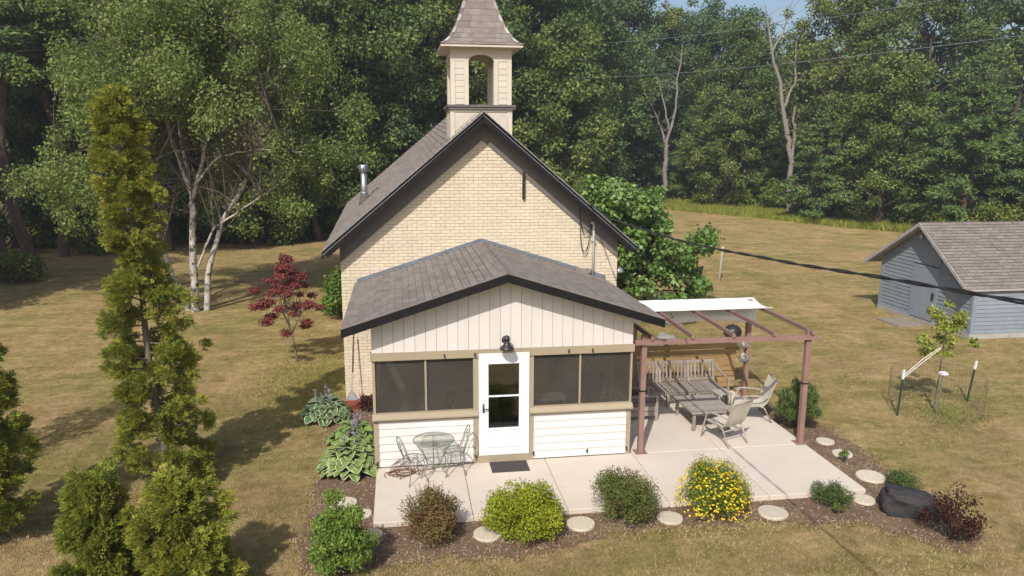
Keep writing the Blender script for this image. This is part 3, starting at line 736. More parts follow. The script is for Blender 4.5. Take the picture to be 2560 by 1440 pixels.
    for k in range(14):
        y = PY0+k*.315; y2 = min(y+.33, CY-.03)
        MB().add([(PX-.15, y, PZR-.15*PSL+.020), (PX, y, PZR+.026), (PX+.15, y, PZR-.15*PSL+.020), (PX-.15, y2, PZR-.15*PSL+.016), (PX, y2, PZR+.021), (PX+.15, y2, PZR-.15*PSL+.016)], [(0, 1, 4, 3), (1, 2, 5, 4)]).build('ridge_cap', 'shingle', porch)
    # storm door
    d0, d1, z0, z1 = 1.983, 2.905, .155, 2.155; zt_ = 2.155
    door = MB(); g0, g1, gz0, gz1 = 2.15, 2.738, .70, 1.975
    door.box(d0, g0, -.035, -.002, z0, z1); door.box(g1, d1, -.035, -.002, z0, z1); door.box(g0, g1, -.035, -.002, z0, gz0); door.box(g0, g1, -.035, -.002, gz1, z1)
    dr = door.build('storm_door', 'doorwhite', porch)
    q = MB()
    for a, b, c, e in ((g0-.04, g1+.04, gz0-.04, gz0), (g0-.04, g1+.04, gz1, gz1+.04), (g0-.04, g0, gz0, gz1), (g1, g1+.04, gz0, gz1)): q.box(a, b, -.052, -.036, c, e)
    q.build('glazing_frame', 'doorwhite', dr)
    MB().box(g0, g1, -.048, -.02, 1.325, 1.35).build('meeting_rail', 'doorwhite', dr)
    for a, b in ((1.351, gz1), (gz0, 1.324)): MB().box(g0, g1, -.024, -.018, a, b).build('glass_pane', 'glass', dr)
    q = MB(); a, b, c, e = 2.11, 2.785, .30, .545
    q.add([(a, -.0355, c), (b, -.0355, c), (b, -.0355, e), (a, -.0355, e), (a+.02, -.047, c+.02), (b-.02, -.047, c+.02), (b-.02, -.047, e-.02), (a+.02, -.047, e-.02), (a+.045, -.038, c+.045), (b-.045, -.038, c+.045), (b-.045, -.038, e-.045), (a+.045, -.038, e-.045), (a+.06, -.044, c+.06), (b-.06, -.044, c+.06), (b-.06, -.044, e-.06), (a+.06, -.044, e-.06)],
          [(i*4+k, i*4+(k+1) % 4, i*4+4+(k+1) % 4, i*4+4+k) for i in range(3) for k in range(4)]+[(12, 13, 14, 15)])
    q.build('raised_panel', 'doorwhite', dr)
    q = MB(); q.box(2.038, 2.072, -.05, -.036, 1.02, 1.19); q.tube([(2.055, -.045, 1.10), (2.055, -.09, 1.10), (2.10, -.10, 1.105), (2.16, -.095, 1.11)], .011, 6)
    q.build('door_handle', 'black', dr, True)
    fr('door_trim', d0-.016, d0-.002, -.04, -.001, z0, z1, m='doorwhite'); fr('door_trim', d1+.002, d1+.028, -.04, -.001, z0, z1, m='doorwhite'); fr('door_trim', d0-.016, d1+.028, -.04, -.031, z1+.002, z1+.025, m='doorwhite')
    # barn lamp over the door
    lx, lz = 2.477, 2.30
    q = MB(); q.lathe([(.135, 0), (.14, .015), (.115, .05), (.07, .085), (.045, .13), (.045, .15)], (lx, -.22, lz), 18)
    lamp = q.build('barn_lamp', 'black', porch, True)
    q = MB(); q.tube([(lx, -.02, lz+.13), (lx, -.10, lz+.16), (lx, -.16, lz+.23), (lx, -.20, lz+.235), (lx, -.22, lz+.15)], .02, 8); q.build('gooseneck', 'black', lamp, True)
    q = MB(); q.lathe([(.055, .15), (.06, .19), (.05, .24), (.0, .27)], (lx, -.21, lz), 12); q.build('lamp_cap', 'black', lamp, True)
    q = MB(); q.lathe([(.07, -.01), (.075, .01), (.06, .03), (.02, .035)], (0, 0, 0), 14); o = q.build('wall_plate', 'black', lamp, True); o.location = (lx, -.003, lz+.13); o.rotation_euler = (math.pi/2, 0, 0)
    q = MB(); q.lathe([(.02, -.03), (.035, -.01), (.03, .04)], (lx, -.22, lz+.005), 10); q.build('bulb', 'white', lamp, True)
    # little iron hooks
    for x, z in ((1.333, 2.165), (1.90, 2.17), (3.69, 2.17), (4.155, 2.165), (4.90, .12), (3.03, .13), (1.91, .13), (.045, .10), (4.10, .12)):
        q = MB(); q.box(-.014, .014, -.012, 0, -.03, .035); q.tube([(0, -.012, .015), (0, -.04, .01), (0, -.045, -.02), (0, -.02, -.028)], .008, 5)
        o = q.build('hook', 'black', porch); o.location = (x, -.044 if z > 1 else (-.002 if x not in (3.03, 1.91) else -.015), z); o.rotation_euler = (0, R.uniform(-.3, .3), 0)
porch_build()

# inside the porch
def porch_inside():
    o = thing('entrance_door', 'brown wooden entrance door dimly seen through the storm door glass', 'door', (3.0, CY-.03, .12))
    MB().box(-.48, .48, -.03, .02, 0, 2.05).build('leaf', 'woodbrown', o)
    for a, b in ((-.56, -.482), (.482, .56)): MB().box(a, b, -.05, .02, 0, 2.05).build('casing', 'siding', o)
    MB().box(-.56, .56, -.05, .02, 2.052, 2.14).build('casing', 'siding', o)
    for cx in (-.22, .22):
        for a, b in ((.15, .85), (1.0, 1.85)): MB().box(cx-.15, cx+.15, -.042, -.031, a, b).build('panel', 'woodbrown', o)
    t = thing('lattice_bench', 'low white lattice bench dimly seen behind the left porch screens', 'bench', (1.0, 1.3, .12))
    MB().box(-.55, .75, -.22, .22, .42, .46).build('seat', 'siding', t)
    for x in (-.5, .7):
        for y in (-.18, .18): MB().box(x-.025, x+.025, y-.025, y+.025, 0, .418).build('leg', 'siding', t)
    MB().box(-.5, .7, .19, .22, .86, .92).build('top_rail', 'siding', t)
    for k in range(9):
        x = -.45+k*.13
        MB().bar((x, .205, .47), (x+.12, .205, .85), .018, .012, (0, 1, 0)).build('lattice_strip', 'siding', t); MB().bar((x+.12, .212, .47), (x, .212, .85), .018, .012, (0, 1, 0)).build('lattice_strip', 'siding', t)
    t = thing('side_table', 'small pale table behind the right porch screen beside the storm door', 'table', (3.45, .75, .12))
    MB().box(-.35, .35, -.2, .2, .86, .9).build('top', 'siding', t)
    for x in (-.31, .31):
        for y in (-.16, .16): MB().box(x-.02, x+.02, y-.02, y+.02, 0, .858).build('leg', 'siding', t)
    t = thing('folding_easel', 'pale wooden folding frame leaning in the right corner of the porch', 'easel', (4.68, .9, .12))
    MB().bar((-.15, -.1, 0), (.08, .12, 1.3), .07, .03).build('leg', 'tan', t); MB().bar((.12, -.1, 0), (.16, .12, 1.3), .07, .03).build('leg', 'tan', t); MB().bar((-.05, 0, .75), (.15, .0, .75), .05, .03).build('crossbar', 'tan', t)
    t = thing('wicker_armchair', 'round-backed pale chair dimly seen behind the rightmost front screen', 'chair', (4.25, 1.5, .12), .3)
    MB().box(-.26, .26, -.25, .25, .38, .44).build('seat', 'interior', t)
    q = MB(); n = 10
    for k in range(n):
        a = math.pi*k/n; b = math.pi*(k+1)/n
        q.prism([(.26*math.cos(a), .60+.55*math.sin(a)), (.26*math.cos(b), .60+.55*math.sin(b)), (.26*math.cos(b), .44), (.26*math.cos(a), .44)][::-1], 1, .22, .26)
    q.build('backrest', 'siding', t)
    for x in (-.23, .23):
        for y in (-.22, .22): MB().box(x-.02, x+.02, y-.02, y+.02, 0, .378).build('leg', 'interior', t)
porch_inside()

# ------------------------------------------------------------------ pergola with a half drawn canopy
def pergola():
    t = thing('pergola', 'reddish brown metal pergola over the patio beside the porch', 'pergola')
    sk = lambda x, y: x+.2*(y/2.95)*min(1, (x-4.9)/.5)
    for x, y in ((5.2, .05), (8.615, .05), (8.79, 2.97), (5.95, 2.97)):
        p = MB().add([(x+sx*.050, y+sy*.050, z) for z in (.012, 2.40) for sx, sy in ((-1, -1), (1, -1), (1, 1), (-1, 1))], [(3, 2, 1, 0), (4, 5, 6, 7), (0, 1, 5, 4), (1, 2, 6, 5), (2, 3, 7, 6), (3, 0, 4, 7)]).build('post', 'pergola', t)
        MB().box(x-.12, x+.12, y-.12, y+.12, .001, .011).build('base_plate', 'pergola', p)
        for sx in (-1, 1):
            for sy in (-1, 1): MB().lathe([(.014, .011), (.014, .022)], (x+sx*.095, y+sy*.095, 0), 6).build('bolt', 'galv', p)
        if y < 1: MB().box(x-.064, x+.064, y-.064, y+.064, 1.28, 1.30).build('cable_tie', 'fascia', p)
    MB().bar((5.0, -.035, 2.285), (8.80, -.035, 2.265), .05, .10).build('front_beam', 'pergola', t)
    MB().bar((5.2, 3.055, 2.19), (8.98, 3.055, 2.17), .05, .115).build('rear_beam', 'pergola', t)
    for x in (5.33, 6.14, 6.98, 7.82, 8.64):
        MB().bar((x-.01, -.10, 2.372), (x+.21 if x > 5.5 else x+.05, 3.12, 2.285), .05, .075).build('rafter', 'pergola', t)
    # shade: flat folds on the rafters, front rod, hanging loops
    cn = tag(link('shade_canopy', None), 'white retractable canvas canopy drawn back over the pergola rafters', 'canopy')
    q = MB(); nx_, ny_ = 40, 8; xs_ = np.linspace(5.55, 8.92, nx_+1); ysc = np.linspace(2.22, 3.18, ny_+1); vs = []
    for j, y in enumerate(ysc):
        for i, x in enumerate(xs_):
            v = j/ny_; sag = -.05*math.sin(math.pi*v)*(.6+.4*math.sin(x*5+y*3))
            edge = .03*math.sin(math.pi*v) if i in (0, nx_) else 0
            vs.append((x+(v-.5)*.1-(edge if i == nx_ else -edge), y, 2.372+.035*v+sag*.55+.003*math.sin(x*11)))
    q.add(vs, [(j*(nx_+1)+i, j*(nx_+1)+i+1, (j+1)*(nx_+1)+i+1, (j+1)*(nx_+1)+i) for j in range(ny_) for i in range(nx_)])
    q.build('top_panel', 'canvas', cn, True)
    q = MB(); vs = []; seg = 6
    for j in range(seg+1):
        v = j/seg
        for i, x in enumerate(xs_):
            dep = .30+.05*math.sin(x*2.1+1)-.20*max(0, math.sin((x-5.9)*3.6))*(1 if x < 6.75 else 0)
            vs.append((x-.03, 2.92-.20*math.sin(math.pi*v*.8)*(.7+.3*math.sin(x*3.3)), 2.20-v*dep))
    q.add(vs, [(j*(nx_+1)+i, j*(nx_+1)+i+1, (j+1)*(nx_+1)+i+1, (j+1)*(nx_+1)+i) for j in range(seg) for i in range(nx_)])
    q.build('hanging_fold', 'canvas', cn, True)
    MB().tube([(5.5, 2.20, 2.378), (8.96, 2.22, 2.362)], .018, 8).build('front_rod', 'canvas', cn, True)
    MB().tube([(6.55, 2.3, 2.30), (6.75, 2.6, 2.12), (6.35, 2.8, 2.0)], .008, 5).build('pull_cord', 'cable', cn)
    # wind spinner hanging from the rear beam
    w = thing('wind_spinner', 'silver twisted wind spinner with two globes hanging by the rear pergola post', 'ornament', (8.66, 2.88, .82))
    MB().tube([(0, 0, 0), (0, 0, 1.31)], .004, 5).build('string', 'cable', w)
    for zc_, r_ in ((.18, .105), (.50, .085)):
        q = MB()
        for k in range(10):
            ph = k*2*math.pi/10
            q.tube([(r_*math.sin(math.pi*s_)*math.cos(ph+s_*3.0), r_*math.sin(math.pi*s_)*math.sin(ph+s_*3.0), zc_+(s_-.5)*r_*2.3) for s_ in np.linspace(0.02, .98, 12)], .009, 4)
        q.build('globe', 'spinner', w)
pergola()

# ------------------------------------------------------------------ slatted screen fence behind the bench
def fence():
    t = thing('privacy_fence', 'low brown wooden fence of horizontal boards behind the patio bench', 'fence')
    for x in (5.9, 7.05, 8.66): MB().box(x-.045, x+.045, 3.645, 3.735, GZ-.1, 1.155).build('post', 'fencewood', t)
    R = random.Random(2)
    for k in range(8):
        z = .03+k*.1435
        for a, b in ((5.85, 7.043), (7.049, 8.82)):
            e = R.uniform(-.006, .006)
            MB().box(a, b, 3.612, 3.638, z+e, z+.122+e).build('board', 'fencewood', t)
fence()

# ------------------------------------------------------------------ patio furniture
def bench():
    t = thing('slatted_bench', 'long weathered grey slatted bench with three back panels against the fence', 'bench')
    x0, x1, yf, yb, zs_ = 5.92, 8.06, 2.40, 3.12, .40
    n = 3; w = (x1-x0)/n
    for k in range(n):
        a, b = x0+k*w+.008, x0+(k+1)*w-.008
        for y in (yf, yb-.06): MB().box(a, b, y, y+.06, zs_-.08, zs_-.022).build('seat_rail', 'teak', t)
        m = 9
        for i in range(m):
            xa = a+.005+i*(b-a-.01)/m; MB().box(xa, xa+(b-a)/m*.66, yf-.02, yb-.02, zs_-.02, zs_+.002).build('seat_slat', 'teak', t)
        lean = .10
        def back(x, z): return (x, yb-.02+lean*(z-.40)/.5, z)
        for xa in (a, b-.06): MB().bar(back(xa+.03, .403), back(xa+.03, .90), .06, .035, (0, 1, 0)).build('back_stile', 'teak', t)
        MB().bar(back(a+.062, .87), back(b-.062, .87), .03, .06).build('back_rail', 'teak', t); MB().bar(back(a+.062, .45), back(b-.062, .45), .03, .06).build('back_rail', 'teak', t)
        for i in range(6):
            x = a+.115+i*(b-a-.23)/5; MB().bar(back(x, .482), back(x, .838), .042, .018, (0, 1, 0)).build('back_slat', 'teak', t)
    for x in (x0+.04, x0+w, x0+2*w, x1-.04):
        for y in (yf+.03, yb-.03): MB().box(x-.03, x+.03, y-.032, y+.032, 0, zs_-.082).build('leg', 'teak', t)
    # curved arm at the right end
    MB().box(x1+.002, x1+.05, yf-.03, yf+.03, 0, .62).build('arm_post', 'teak', t)
    MB().tube([(x1+.026, yf-.04, .64), (x1+.026, yf+.2, .655), (x1+.026, yf+.5, .70), (x1+.026, yb+.04, .78)], .028, 6).build('arm_rest', 'teak', t)
    # low armchair at the left end, its side to the camera
    t = thing('slatted_armchair', 'weathered grey slatted armchair half hidden behind the porch corner', 'armchair', (5.76, 1.98, 0))
    for x in (-.33, .34):
        for y in (-.30, .30): MB().box(x-.03, x+.03, y-.03, y+.03, 0, .56).build('leg', 'teak', t)
    for k in range(7): MB().box(-.30, .31, -.28+k*.082, -.28+k*.082+.055, .36, .382).build('seat_slat', 'teak', t)
    for y in (-.31, .31):
        for z in (.12, .24): MB().box(-.298, .308, y-.012, y+.012, z, z+.10).build('side_board', 'teak', t)
    for y in (-.30, .30): MB().box(-.37, .40, y-.045, y+.045, .562, .59).build('arm_rest', 'teak', t)
    for k in range(6): MB().box(-.335, -.31, -.25+k*.09, -.25+k*.09+.05, .40, .85).build('back_slat', 'teak', t)
    MB().box(-.345, -.305, -.30, .30, .852, .90).build('back_rail', 'teak', t)
bench()

def coffee_table():
    t = thing('slatted_coffee_table', 'low square weathered slatted coffee table in front of the bench', 'table', (7.08, 1.46, 0), 0)
    hx, hy = .47, .56
    for sx in (-1, 1):
        for sy in (-1, 1): MB().box(sx*(hx-.075)-.03, sx*(hx-.075)+.03, sy*(hy-.075)-.03, sy*(hy-.075)+.03, 0, .398).build('leg', 'teak', t)
    n = 11
    for k in range(n): MB().box(-hx+.06, hx-.06, -hy+.06+k*(2*hy-.12)/n+.004, -hy+.06+(k+1)*(2*hy-.12)/n-.006, .402, .424).build('top_slat', 'teak', t)
    for a in ((-hx, hx, -hy, -hy+.058), (-hx, hx, hy-.058, hy), (-hx, -hx+.058, -hy+.059, hy-.059), (hx-.058, hx, -hy+.059, hy-.059)): MB().box(*a, .399, .427).build('top_frame', 'teak', t)
    for y in (-hy+.09, hy-.09): MB().box(-hx+.11, hx-.11, y-.012, y+.012, .33, .397).build('apron', 'teak', t)
    for x in (-hx+.09, hx-.09): MB().box(x-.012, x+.012, -hy+.11, hy-.11, .33, .397).build('apron', 'teak', t)
coffee_table()

def sling_chair(label, loc, rz):
    t = thing('sling_chair', label, 'chair', loc, rz, 'tan sling chairs on the patio')   # faces +y
    prof = [(.30, .405), (.22, .42), (.08, .40), (-.10, .375), (-.20, .385), (-.27, .46), (-.33, .60), (-.385, .75), (-.43, .88), (-.47, .96)]
    q = MB(); n = len(prof); nx_ = 6; vs = []
    for y, z in prof:
        for i in range(nx_+1):
            u = i/nx_*2-1; vs.append((u*.245, y, z-.02*(1-u*u)))
    q.add(vs, [(j*(nx_+1)+i, j*(nx_+1)+i+1, (j+1)*(nx_+1)+i+1, (j+1)*(nx_+1)+i) for j in range(n-1) for i in range(nx_)])
    q.build('sling', 'sling', t, True)
    for s in (-1, 1):
        MB().tube([(s*.26, y, z) for y, z in prof], .015, 6).build('side_rail', 'alu', t, True)
        MB().tube([(s*.27, .36, 0.0), (s*.28, .30, .30), (s*.285, .22, .56), (s*.285, .17, .60)], .016, 6).build('leg', 'alu', t, True)
        MB().tube([(s*.27, -.40, 0.0), (s*.275, -.22, .34), (s*.28, -.10, .40)], .016, 6).build('leg', 'alu', t, True)
        q = MB(); pts = [(s*.285, .27, .60), (s*.29, .20, .625), (s*.29, .05, .63), (s*.285, -.12, .62), (s*.275, -.30, .60)]
        for a, b in zip(pts, pts[1:]): q.bar(a, b, .045, .02)
        q.build('arm_rest', 'alu', t)
    MB().tube([(-.255, -.47, .96), (.255, -.47, .96)], .015, 6).build('top_rail', 'alu', t, True)
    MB().tube([(-.27, -.24, .30), (.27, -.24, .30)], .012, 6).build('stretcher', 'alu', t, True)
    return t
# facing direction (dx,dy): rz = atan2(-dx,dy)
sling_chair('tan sling patio chair with its back to the camera, in front of the coffee table', (7.12, .42, 0), math.atan2(.38, .92))
sling_chair('tan sling patio chair at the right end of the coffee table, seen from its side', (8.22, 1.50, 0), math.atan2(.97, .16))
def small_table():
    t = thing('side_table', 'small square slatted side table between the bench and the right sling chair', 'table', (7.80, 2.10, 0), .1)
    for k in range(4): MB().box(-.18, .18, -.18+k*.091, -.18+k*.091+.083, .43, .45).build('top_slat', 'alu', t)
    for sx in (-1, 1):
        for sy in (-1, 1): MB().box(sx*.15-.014, sx*.15+.014, sy*.15-.014, sy*.15+.014, 0, .428).build('leg', 'alu', t)
small_table()

def bistro():
    R = random.Random(3)
    t = thing('bistro_table', 'round glass-topped wrought iron bistro table by the porch wall', 'table', (1.09, -.40, 0))
    r = .37; z = .68
    MB().tube([(r*math.cos(a), r*math.sin(a), z) for a in np.linspace(0, 2*math.pi, 33)], .012, 6, False).build('rim', 'wroughtiron', t, True)
    MB().lathe([(r-.008, z-.002), (r-.008, z+.006)], (0, 0, 0), 32).build('glass_top', 'tableglass', t)
    for k in range(3):
        a = math.pi/2+k*2*math.pi/3; c, s = math.cos(a), math.sin(a)
        MB().tube([(c*d, s*d, h) for d, h in ((.35, .67), (.31, .60), (.20, .42), (.14, .28), (.17, .14), (.27, .03), (.30, .012))], .011, 6).build('leg', 'wroughtiron', t, True)
    MB().tube([(.15*math.cos(a), .15*math.sin(a), .27) for a in np.linspace(0, 2*math.pi, 21)], .007, 5, False).build('ring', 'wroughtiron', t, True)
    MB().tube([(-.36, 0, .668), (.36, 0, .668)], .007, 5).build('cross_bar', 'wroughtiron', t); MB().tube([(0, -.36, .660), (0, .36, .660)], .007, 5).build('cross_bar', 'wroughtiron', t)
    def chair(label, loc, rz):
        c = thing('bistro_chair', label, 'chair', loc, rz, 'wrought iron bistro chairs')     # faces +y
        MB().tube([(.20*math.cos(a), .20*math.sin(a), .44) for a in np.linspace(0, 2*math.pi, 25)], .011, 6, False).build('seat_ring', 'wroughtiron', c, True)
        q = MB()
        for u in (-.1, -.033, .033, .1): h = math.sqrt(.2**2-u*u); q.tube([(u, -h, .44), (u, h, .435)], .005, 5)
        for u in (-.08, .08): h = math.sqrt(.2**2-u*u); q.tube([(-h, u, .438), (h, u, .438)], .005, 5)
        q.build('seat_grid', 'wroughtiron', c)
        for sx, sy in ((-1, -1), (1, -1), (1, 1), (-1, 1)):
            q = MB(); q.tube([(sx*.13, sy*.13, .44), (sx*.15, sy*.15, .3), (sx*.14, sy*.14, .16), (sx*.19, sy*.19, .012)], .0095, 6); q.lathe([(.018, 0), (.018, .012)], (sx*.19, sy*.19, 0), 8); q.build('leg', 'wroughtiron', c, True)
        MB().tube([(-.16, -.13, .44), (-.17, -.20, .60), (-.16, -.25, .76), (-.09, -.28, .87), (0, -.29, .90), (.09, -.28, .87), (.16, -.25, .76), (.17, -.20, .60), (.16, -.13, .44)], .011, 6).build('back_hoop', 'wroughtiron', c, True)
        MB().tube([(-.09, -.16, .48), (-.10, -.22, .66), (-.05, -.26, .80), (0, -.27, .83), (.05, -.26, .80), (.10, -.22, .66), (.09, -.16, .48)], .007, 5).build('inner_hoop', 'wroughtiron', c, True)
        q = MB()
        for dx, dz, sc in ((-.03, .70, 1.), (.03, .66, .9), (0, .76, .8)): q.add([(dx-.035*sc, -.24, dz), (dx, -.245, dz-.05*sc), (dx+.035*sc, -.24, dz), (dx, -.235, dz+.05*sc), (dx, -.255, dz)], [(0, 1, 4), (1, 2, 4), (2, 3, 4), (3, 0, 4), (0, 3, 2, 1)])
        q.build('leaf_ornament', 'wroughtiron', c)
    chair('wrought iron bistro chair left of the round glass table, angled to the camera', (.72, -.62, 0), math.atan2(-.75, .35))
    chair('wrought iron bistro chair right of the round glass table, beside the door', (1.47, -.36, 0), math.atan2(.95, -.1))
    # extension cord in loose coils
    q = MB(); pts = []
    for k in range(90):
        a = k*.33; rr = .16+.05*math.sin(k*.37)+.03*math.sin(k*.11); pts.append((.47+rr*math.cos(a)*1.15+.04*math.sin(k*.05), -.28+rr*math.sin(a)*.8, .012+.02*(k/90)+.008*math.sin(a*2)))
    pts = [(.22, -.46, .012), (.17, -.36, .012), (.2, -.22, .012)]+pts+[(.8, -.25, .02), (1.2, -.12, .012), (1.6, -.07, .012), (1.85, -.03, .02)]
    cord = tag(q.tube(pts, .007, 5).build('extension_cord', 'cordred'), 'coiled orange-brown extension cord on the patio beside the left bistro chair', 'cord')
    q = MB()
    for k in range(5):
        s = .20+.035*k; q.tube([(.42-s*.7+.05*k, -.18, .015), (.38-s*.4+.05*k, -.13, .10+.03*k), (.45+.04*k, -.10, .14+.025*k), (.55+.03*k, -.12, .08), (.60+.02*k, -.16, .015)], .006, 5)
    q.build('loop', 'cordred', cord)
    o = MB().box(2.165, 2.88, -.50, -.045, .001, .016).build('door_mat', 'mat'); tag(o, 'dark rubber door mat on the slab below the storm door', 'mat')
bistro()

def leaf_rake():
    t = thing('leaf_rake', 'red leaf rake with dark handle leaning against the brick left of the porch', 'rake', (-.63, 3.52, GZ+.02))
    t.rotation_euler = (math.atan2(-.40, 1.75), 0, 0); t.scale = (1.28, 1.2, 1.16)
    MB().tube([(0, 0, .36), (.02, 0, .75)], .010, 6).build('ferrule', 'galv', t); MB().tube([(.02, 0, .75), (.055, 0, 1.52)], .014, 6).build('handle', 'rakewood', t)
    q = MB()
    for k in range(19):
        u = (k-9)/9; q.tube([(u*.03, 0, .36), (u*.12, 0, .16), (u*.21, .0, .0), (u*.215, -.04, -.02)], .0058, 4)
    q.build('tines', 'rakered', t)
    MB().bar((-.13, -.004, .17), (.13, -.004, .17), .012, .03).build('brace', 'rakered', t)
    MB().add([(-.02, -.006, .37), (.02, -.006, .37), (.115, -.006, .19), (-.115, -.006, .19)], [(0, 3, 2, 1)]).build('web_plate', 'galv', t)
    MB().tube([(0, 0, .37), (-.135, 0, .155)], .009, 4).build('side_bar', 'rakered', t); MB().tube([(0, 0, .37), (.135, 0, .155)], .009, 4).build('side_bar', 'rakered', t)
leaf_rake()

# ------------------------------------------------------------------ garden shed
def shed():
    x0, y0, y1, x1 = 18.6, 7.46, 12.18, 26.0; yc = (y0+y1)/2+.06; ze, zr = 1.55, 3.42; oh = .35; xf = x0-oh
    yl, yr = y1+.62, y0-.12; sl_l = (zr-1.66)/(yl-yc); sl_r = (zr-1.55)/(yc-yr)
    zz = lambda y: zr-.06-(sl_l*(y-yc) if y > yc else sl_r*(yc-y))
    t = thing('garden_shed', 'blue-grey clapboard shed with brown shingle gable roof at the right edge', 'shed')
    MB().box(x0-.03, x1, y0-.03, y1+.03, GZ-.2, .06).build('footing', 'founda', t)
    MB().prism([(y0+.03, .06), (y1-.03, .06), (y1-.03, zz(y1)-.02), (yc, zz(yc)-.02), (y0+.03, zz(y0)-.02)], 0, x0+.02, x1-.1).build('wall_core', 'gap', t)
    dy0, dy1, dz = 9.19, 10.34, 1.83; ch = .135
    k = 0; z = .07
    while z < zz(yc)-.05:
        zt_ = min(z+ch-.004, zz(yc)-.02)
        # clip to the gable
        a = y0+.09 if zz(y0) > zt_ else yc-(zz(yc)-zt_)/sl_r; b = y1-.09 if zz(y1) > zt_ else yc+(zz(yc)-zt_)/sl_l
        a = max(a, y0+.09); b = min(b, y1-.09)
        segs = [(a, b)]
        if z < dz+.05: segs = [(a, dy0-.09), (dy1+.09, b)]
        for p, q_ in segs:
            if q_-p < .04: continue
            MB().add([(x0-.014, p, z), (x0-.014, q_, z), (x0+.004, q_, zt_), (x0+.004, p, zt_), (x0+.02, p, z), (x0+.02, q_, z), (x0+.02, q_, zt_), (x0+.02, p, zt_)],
                     [(3, 2, 1, 0), (1, 5, 4, 0), (7, 6, 2, 3), (2, 6, 5, 1), (0, 4, 7, 3)]).build('clapboard', 'shedblue', t)
        z += ch
    z = .07
    while z < 1.50:
        zt_ = min(z+ch-.004, 1.52)
        MB().add([(x0+.10, y0-.014, z), (x1-.1, y0-.014, z), (x1-.1, y0+.004, zt_), (x0+.10, y0+.004, zt_), (x0+.10, y0+.03, z), (x1-.1, y0+.03, z), (x1-.1, y0+.03, zt_), (x0+.10, y0+.03, zt_)],
                 [(0, 1, 2, 3), (0, 4, 5, 1), (3, 2, 6, 7), (1, 5, 6, 2), (4, 0, 3, 7)]).build('clapboard', 'shedblue', t); z += ch
    MB().box(x0-.02, x0+.02, y0-.02, y0+.088, .062, zz(y0)-.01).build('corner_board', 'shedblue', t); MB().box(x0+.022, x0+.098, y0-.022, y0+.02, .062, zz(y0)-.01).build('corner_board', 'shedblue', t)
    MB().box(x0-.02, x0+.02, y1-.088, y1+.02, .062, zz(y1)-.01).build('corner_board', 'shedblue', t)
    d = MB().box(x0-.02, x0+.018, dy0, dy1, .03, dz).build('shed_door', 'sheddoor', t)
    n = 6
    for k in range(n): MB().box(x0-.030, x0-.021, dy0+k*(dy1-dy0)/n+.004, dy0+(k+1)*(dy1-dy0)/n-.004, .035, dz-.005).build('door_plank', 'sheddoor', d)
    for a, b, c, e in ((dy0-.085, dy0-.004, .062, dz+.08), (dy1+.004, dy1+.085, .062, dz+.08), (dy0-.003, dy1+.003, dz+.004, dz+.08)): MB().box(x0-.026, x0+.01, a, b, c, e).build('door_casing', 'sheddoor', t)
    q = MB(); q.box(x0-.06, x0-.031, dy0+.05, dy0+.13, .80, 1.02); q.build('padlock', 'black', d)
    MB().box(x0-.045, x0-.031, dy0+.0, dy0+.16, 1.04, 1.08).build('hasp', 'galv', d)
    for z in (.3, 1.5): MB().box(x0-.038, x0-.031, dy1-.22, dy1-.01, z, z+.04).build('hinge', 'sheddoor', d)
    w = MB().box(x0-.012, x0+.018, 9.15, 9.74, 2.14, 2.57).build('loft_hatch', 'sheddoor', t)
    for a, b, c, e in ((9.07, 9.148, 2.06, 2.65), (9.742, 9.82, 2.06, 2.65), (9.149, 9.741, 2.06, 2.138), (9.149, 9.741, 2.572, 2.65)): MB().box(x0-.036, x0+.006, a, b, c, e).build('hatch_frame', 'sheddoor', t)
    q = MB(); q.lathe([(.03, 0), (.075, .05), (.08, .10), (.03, .13)], (0, 0, 0), 12); lm = q.build('flood_lamp', 'galv', t, True); lm.location = (x0-.20, 9.98, 2.86); lm.rotation_euler = (0, .7, 0)
    MB().tube([(x0-.02, 9.98, 2.96), (x0-.17, 9.98, 2.93)], .02, 6).build('lamp_arm', 'galv', t)
    # roof
    for sgn, ye, zev in ((1, yl, 1.66), (-1, yr, 1.55)):
        P = [(xf, yc, zr), (x1+.3, yc, zr), (x1+.3, ye, zev), (xf, ye, zev)]
        rf = MB().add(P+[(x, y, z-.07) for x, y, z in P], [(0, 3, 2, 1), (4, 5, 6, 7), (0, 4, 7, 3), (1, 5, 4, 0), (2, 6, 5, 1), (3, 7, 6, 2)]); rf.mi[0] = 1; rf = rf.build('roof', ('shedrake', 'gap'), t)
        up = Vector((0, yc-ye, zr-zev)); ax = Vector((1 if sgn < 0 else -1, 0, 0)); o = Vector((xf if sgn < 0 else x1+.3, ye, zev))
        shingle_slope(o, ax, up, x1+.3-xf, up.length, .142, .30, rf, 250 if sgn < 0 else 0, 61+sgn)
        dv = Vector((0, ye-yc, zev-zr))
        vs = [Vector((x, yc+dv.y*k*1.004, zr+dv.z*k*1.004+s)) for x in (xf-.03, xf-.002) for k, s in ((0, -.14), (1, -.14), (1, -.004), (0, -.004))]
        MB().add(vs, [(3, 2, 1, 0), (4, 5, 6, 7), (0, 1, 5, 4), (1, 2, 6, 5), (2, 3, 7, 6), (3, 0, 4, 7)]).build('rake_board', 'shedrake', t)
    pth = MB().box(17.35, 18.3, 9.2, 10.4, GZ-.05, GZ+.05).build('threshold_board', 'teak'); tag(pth, 'weathered board lying in the grass before the shed door', 'board')
shed()

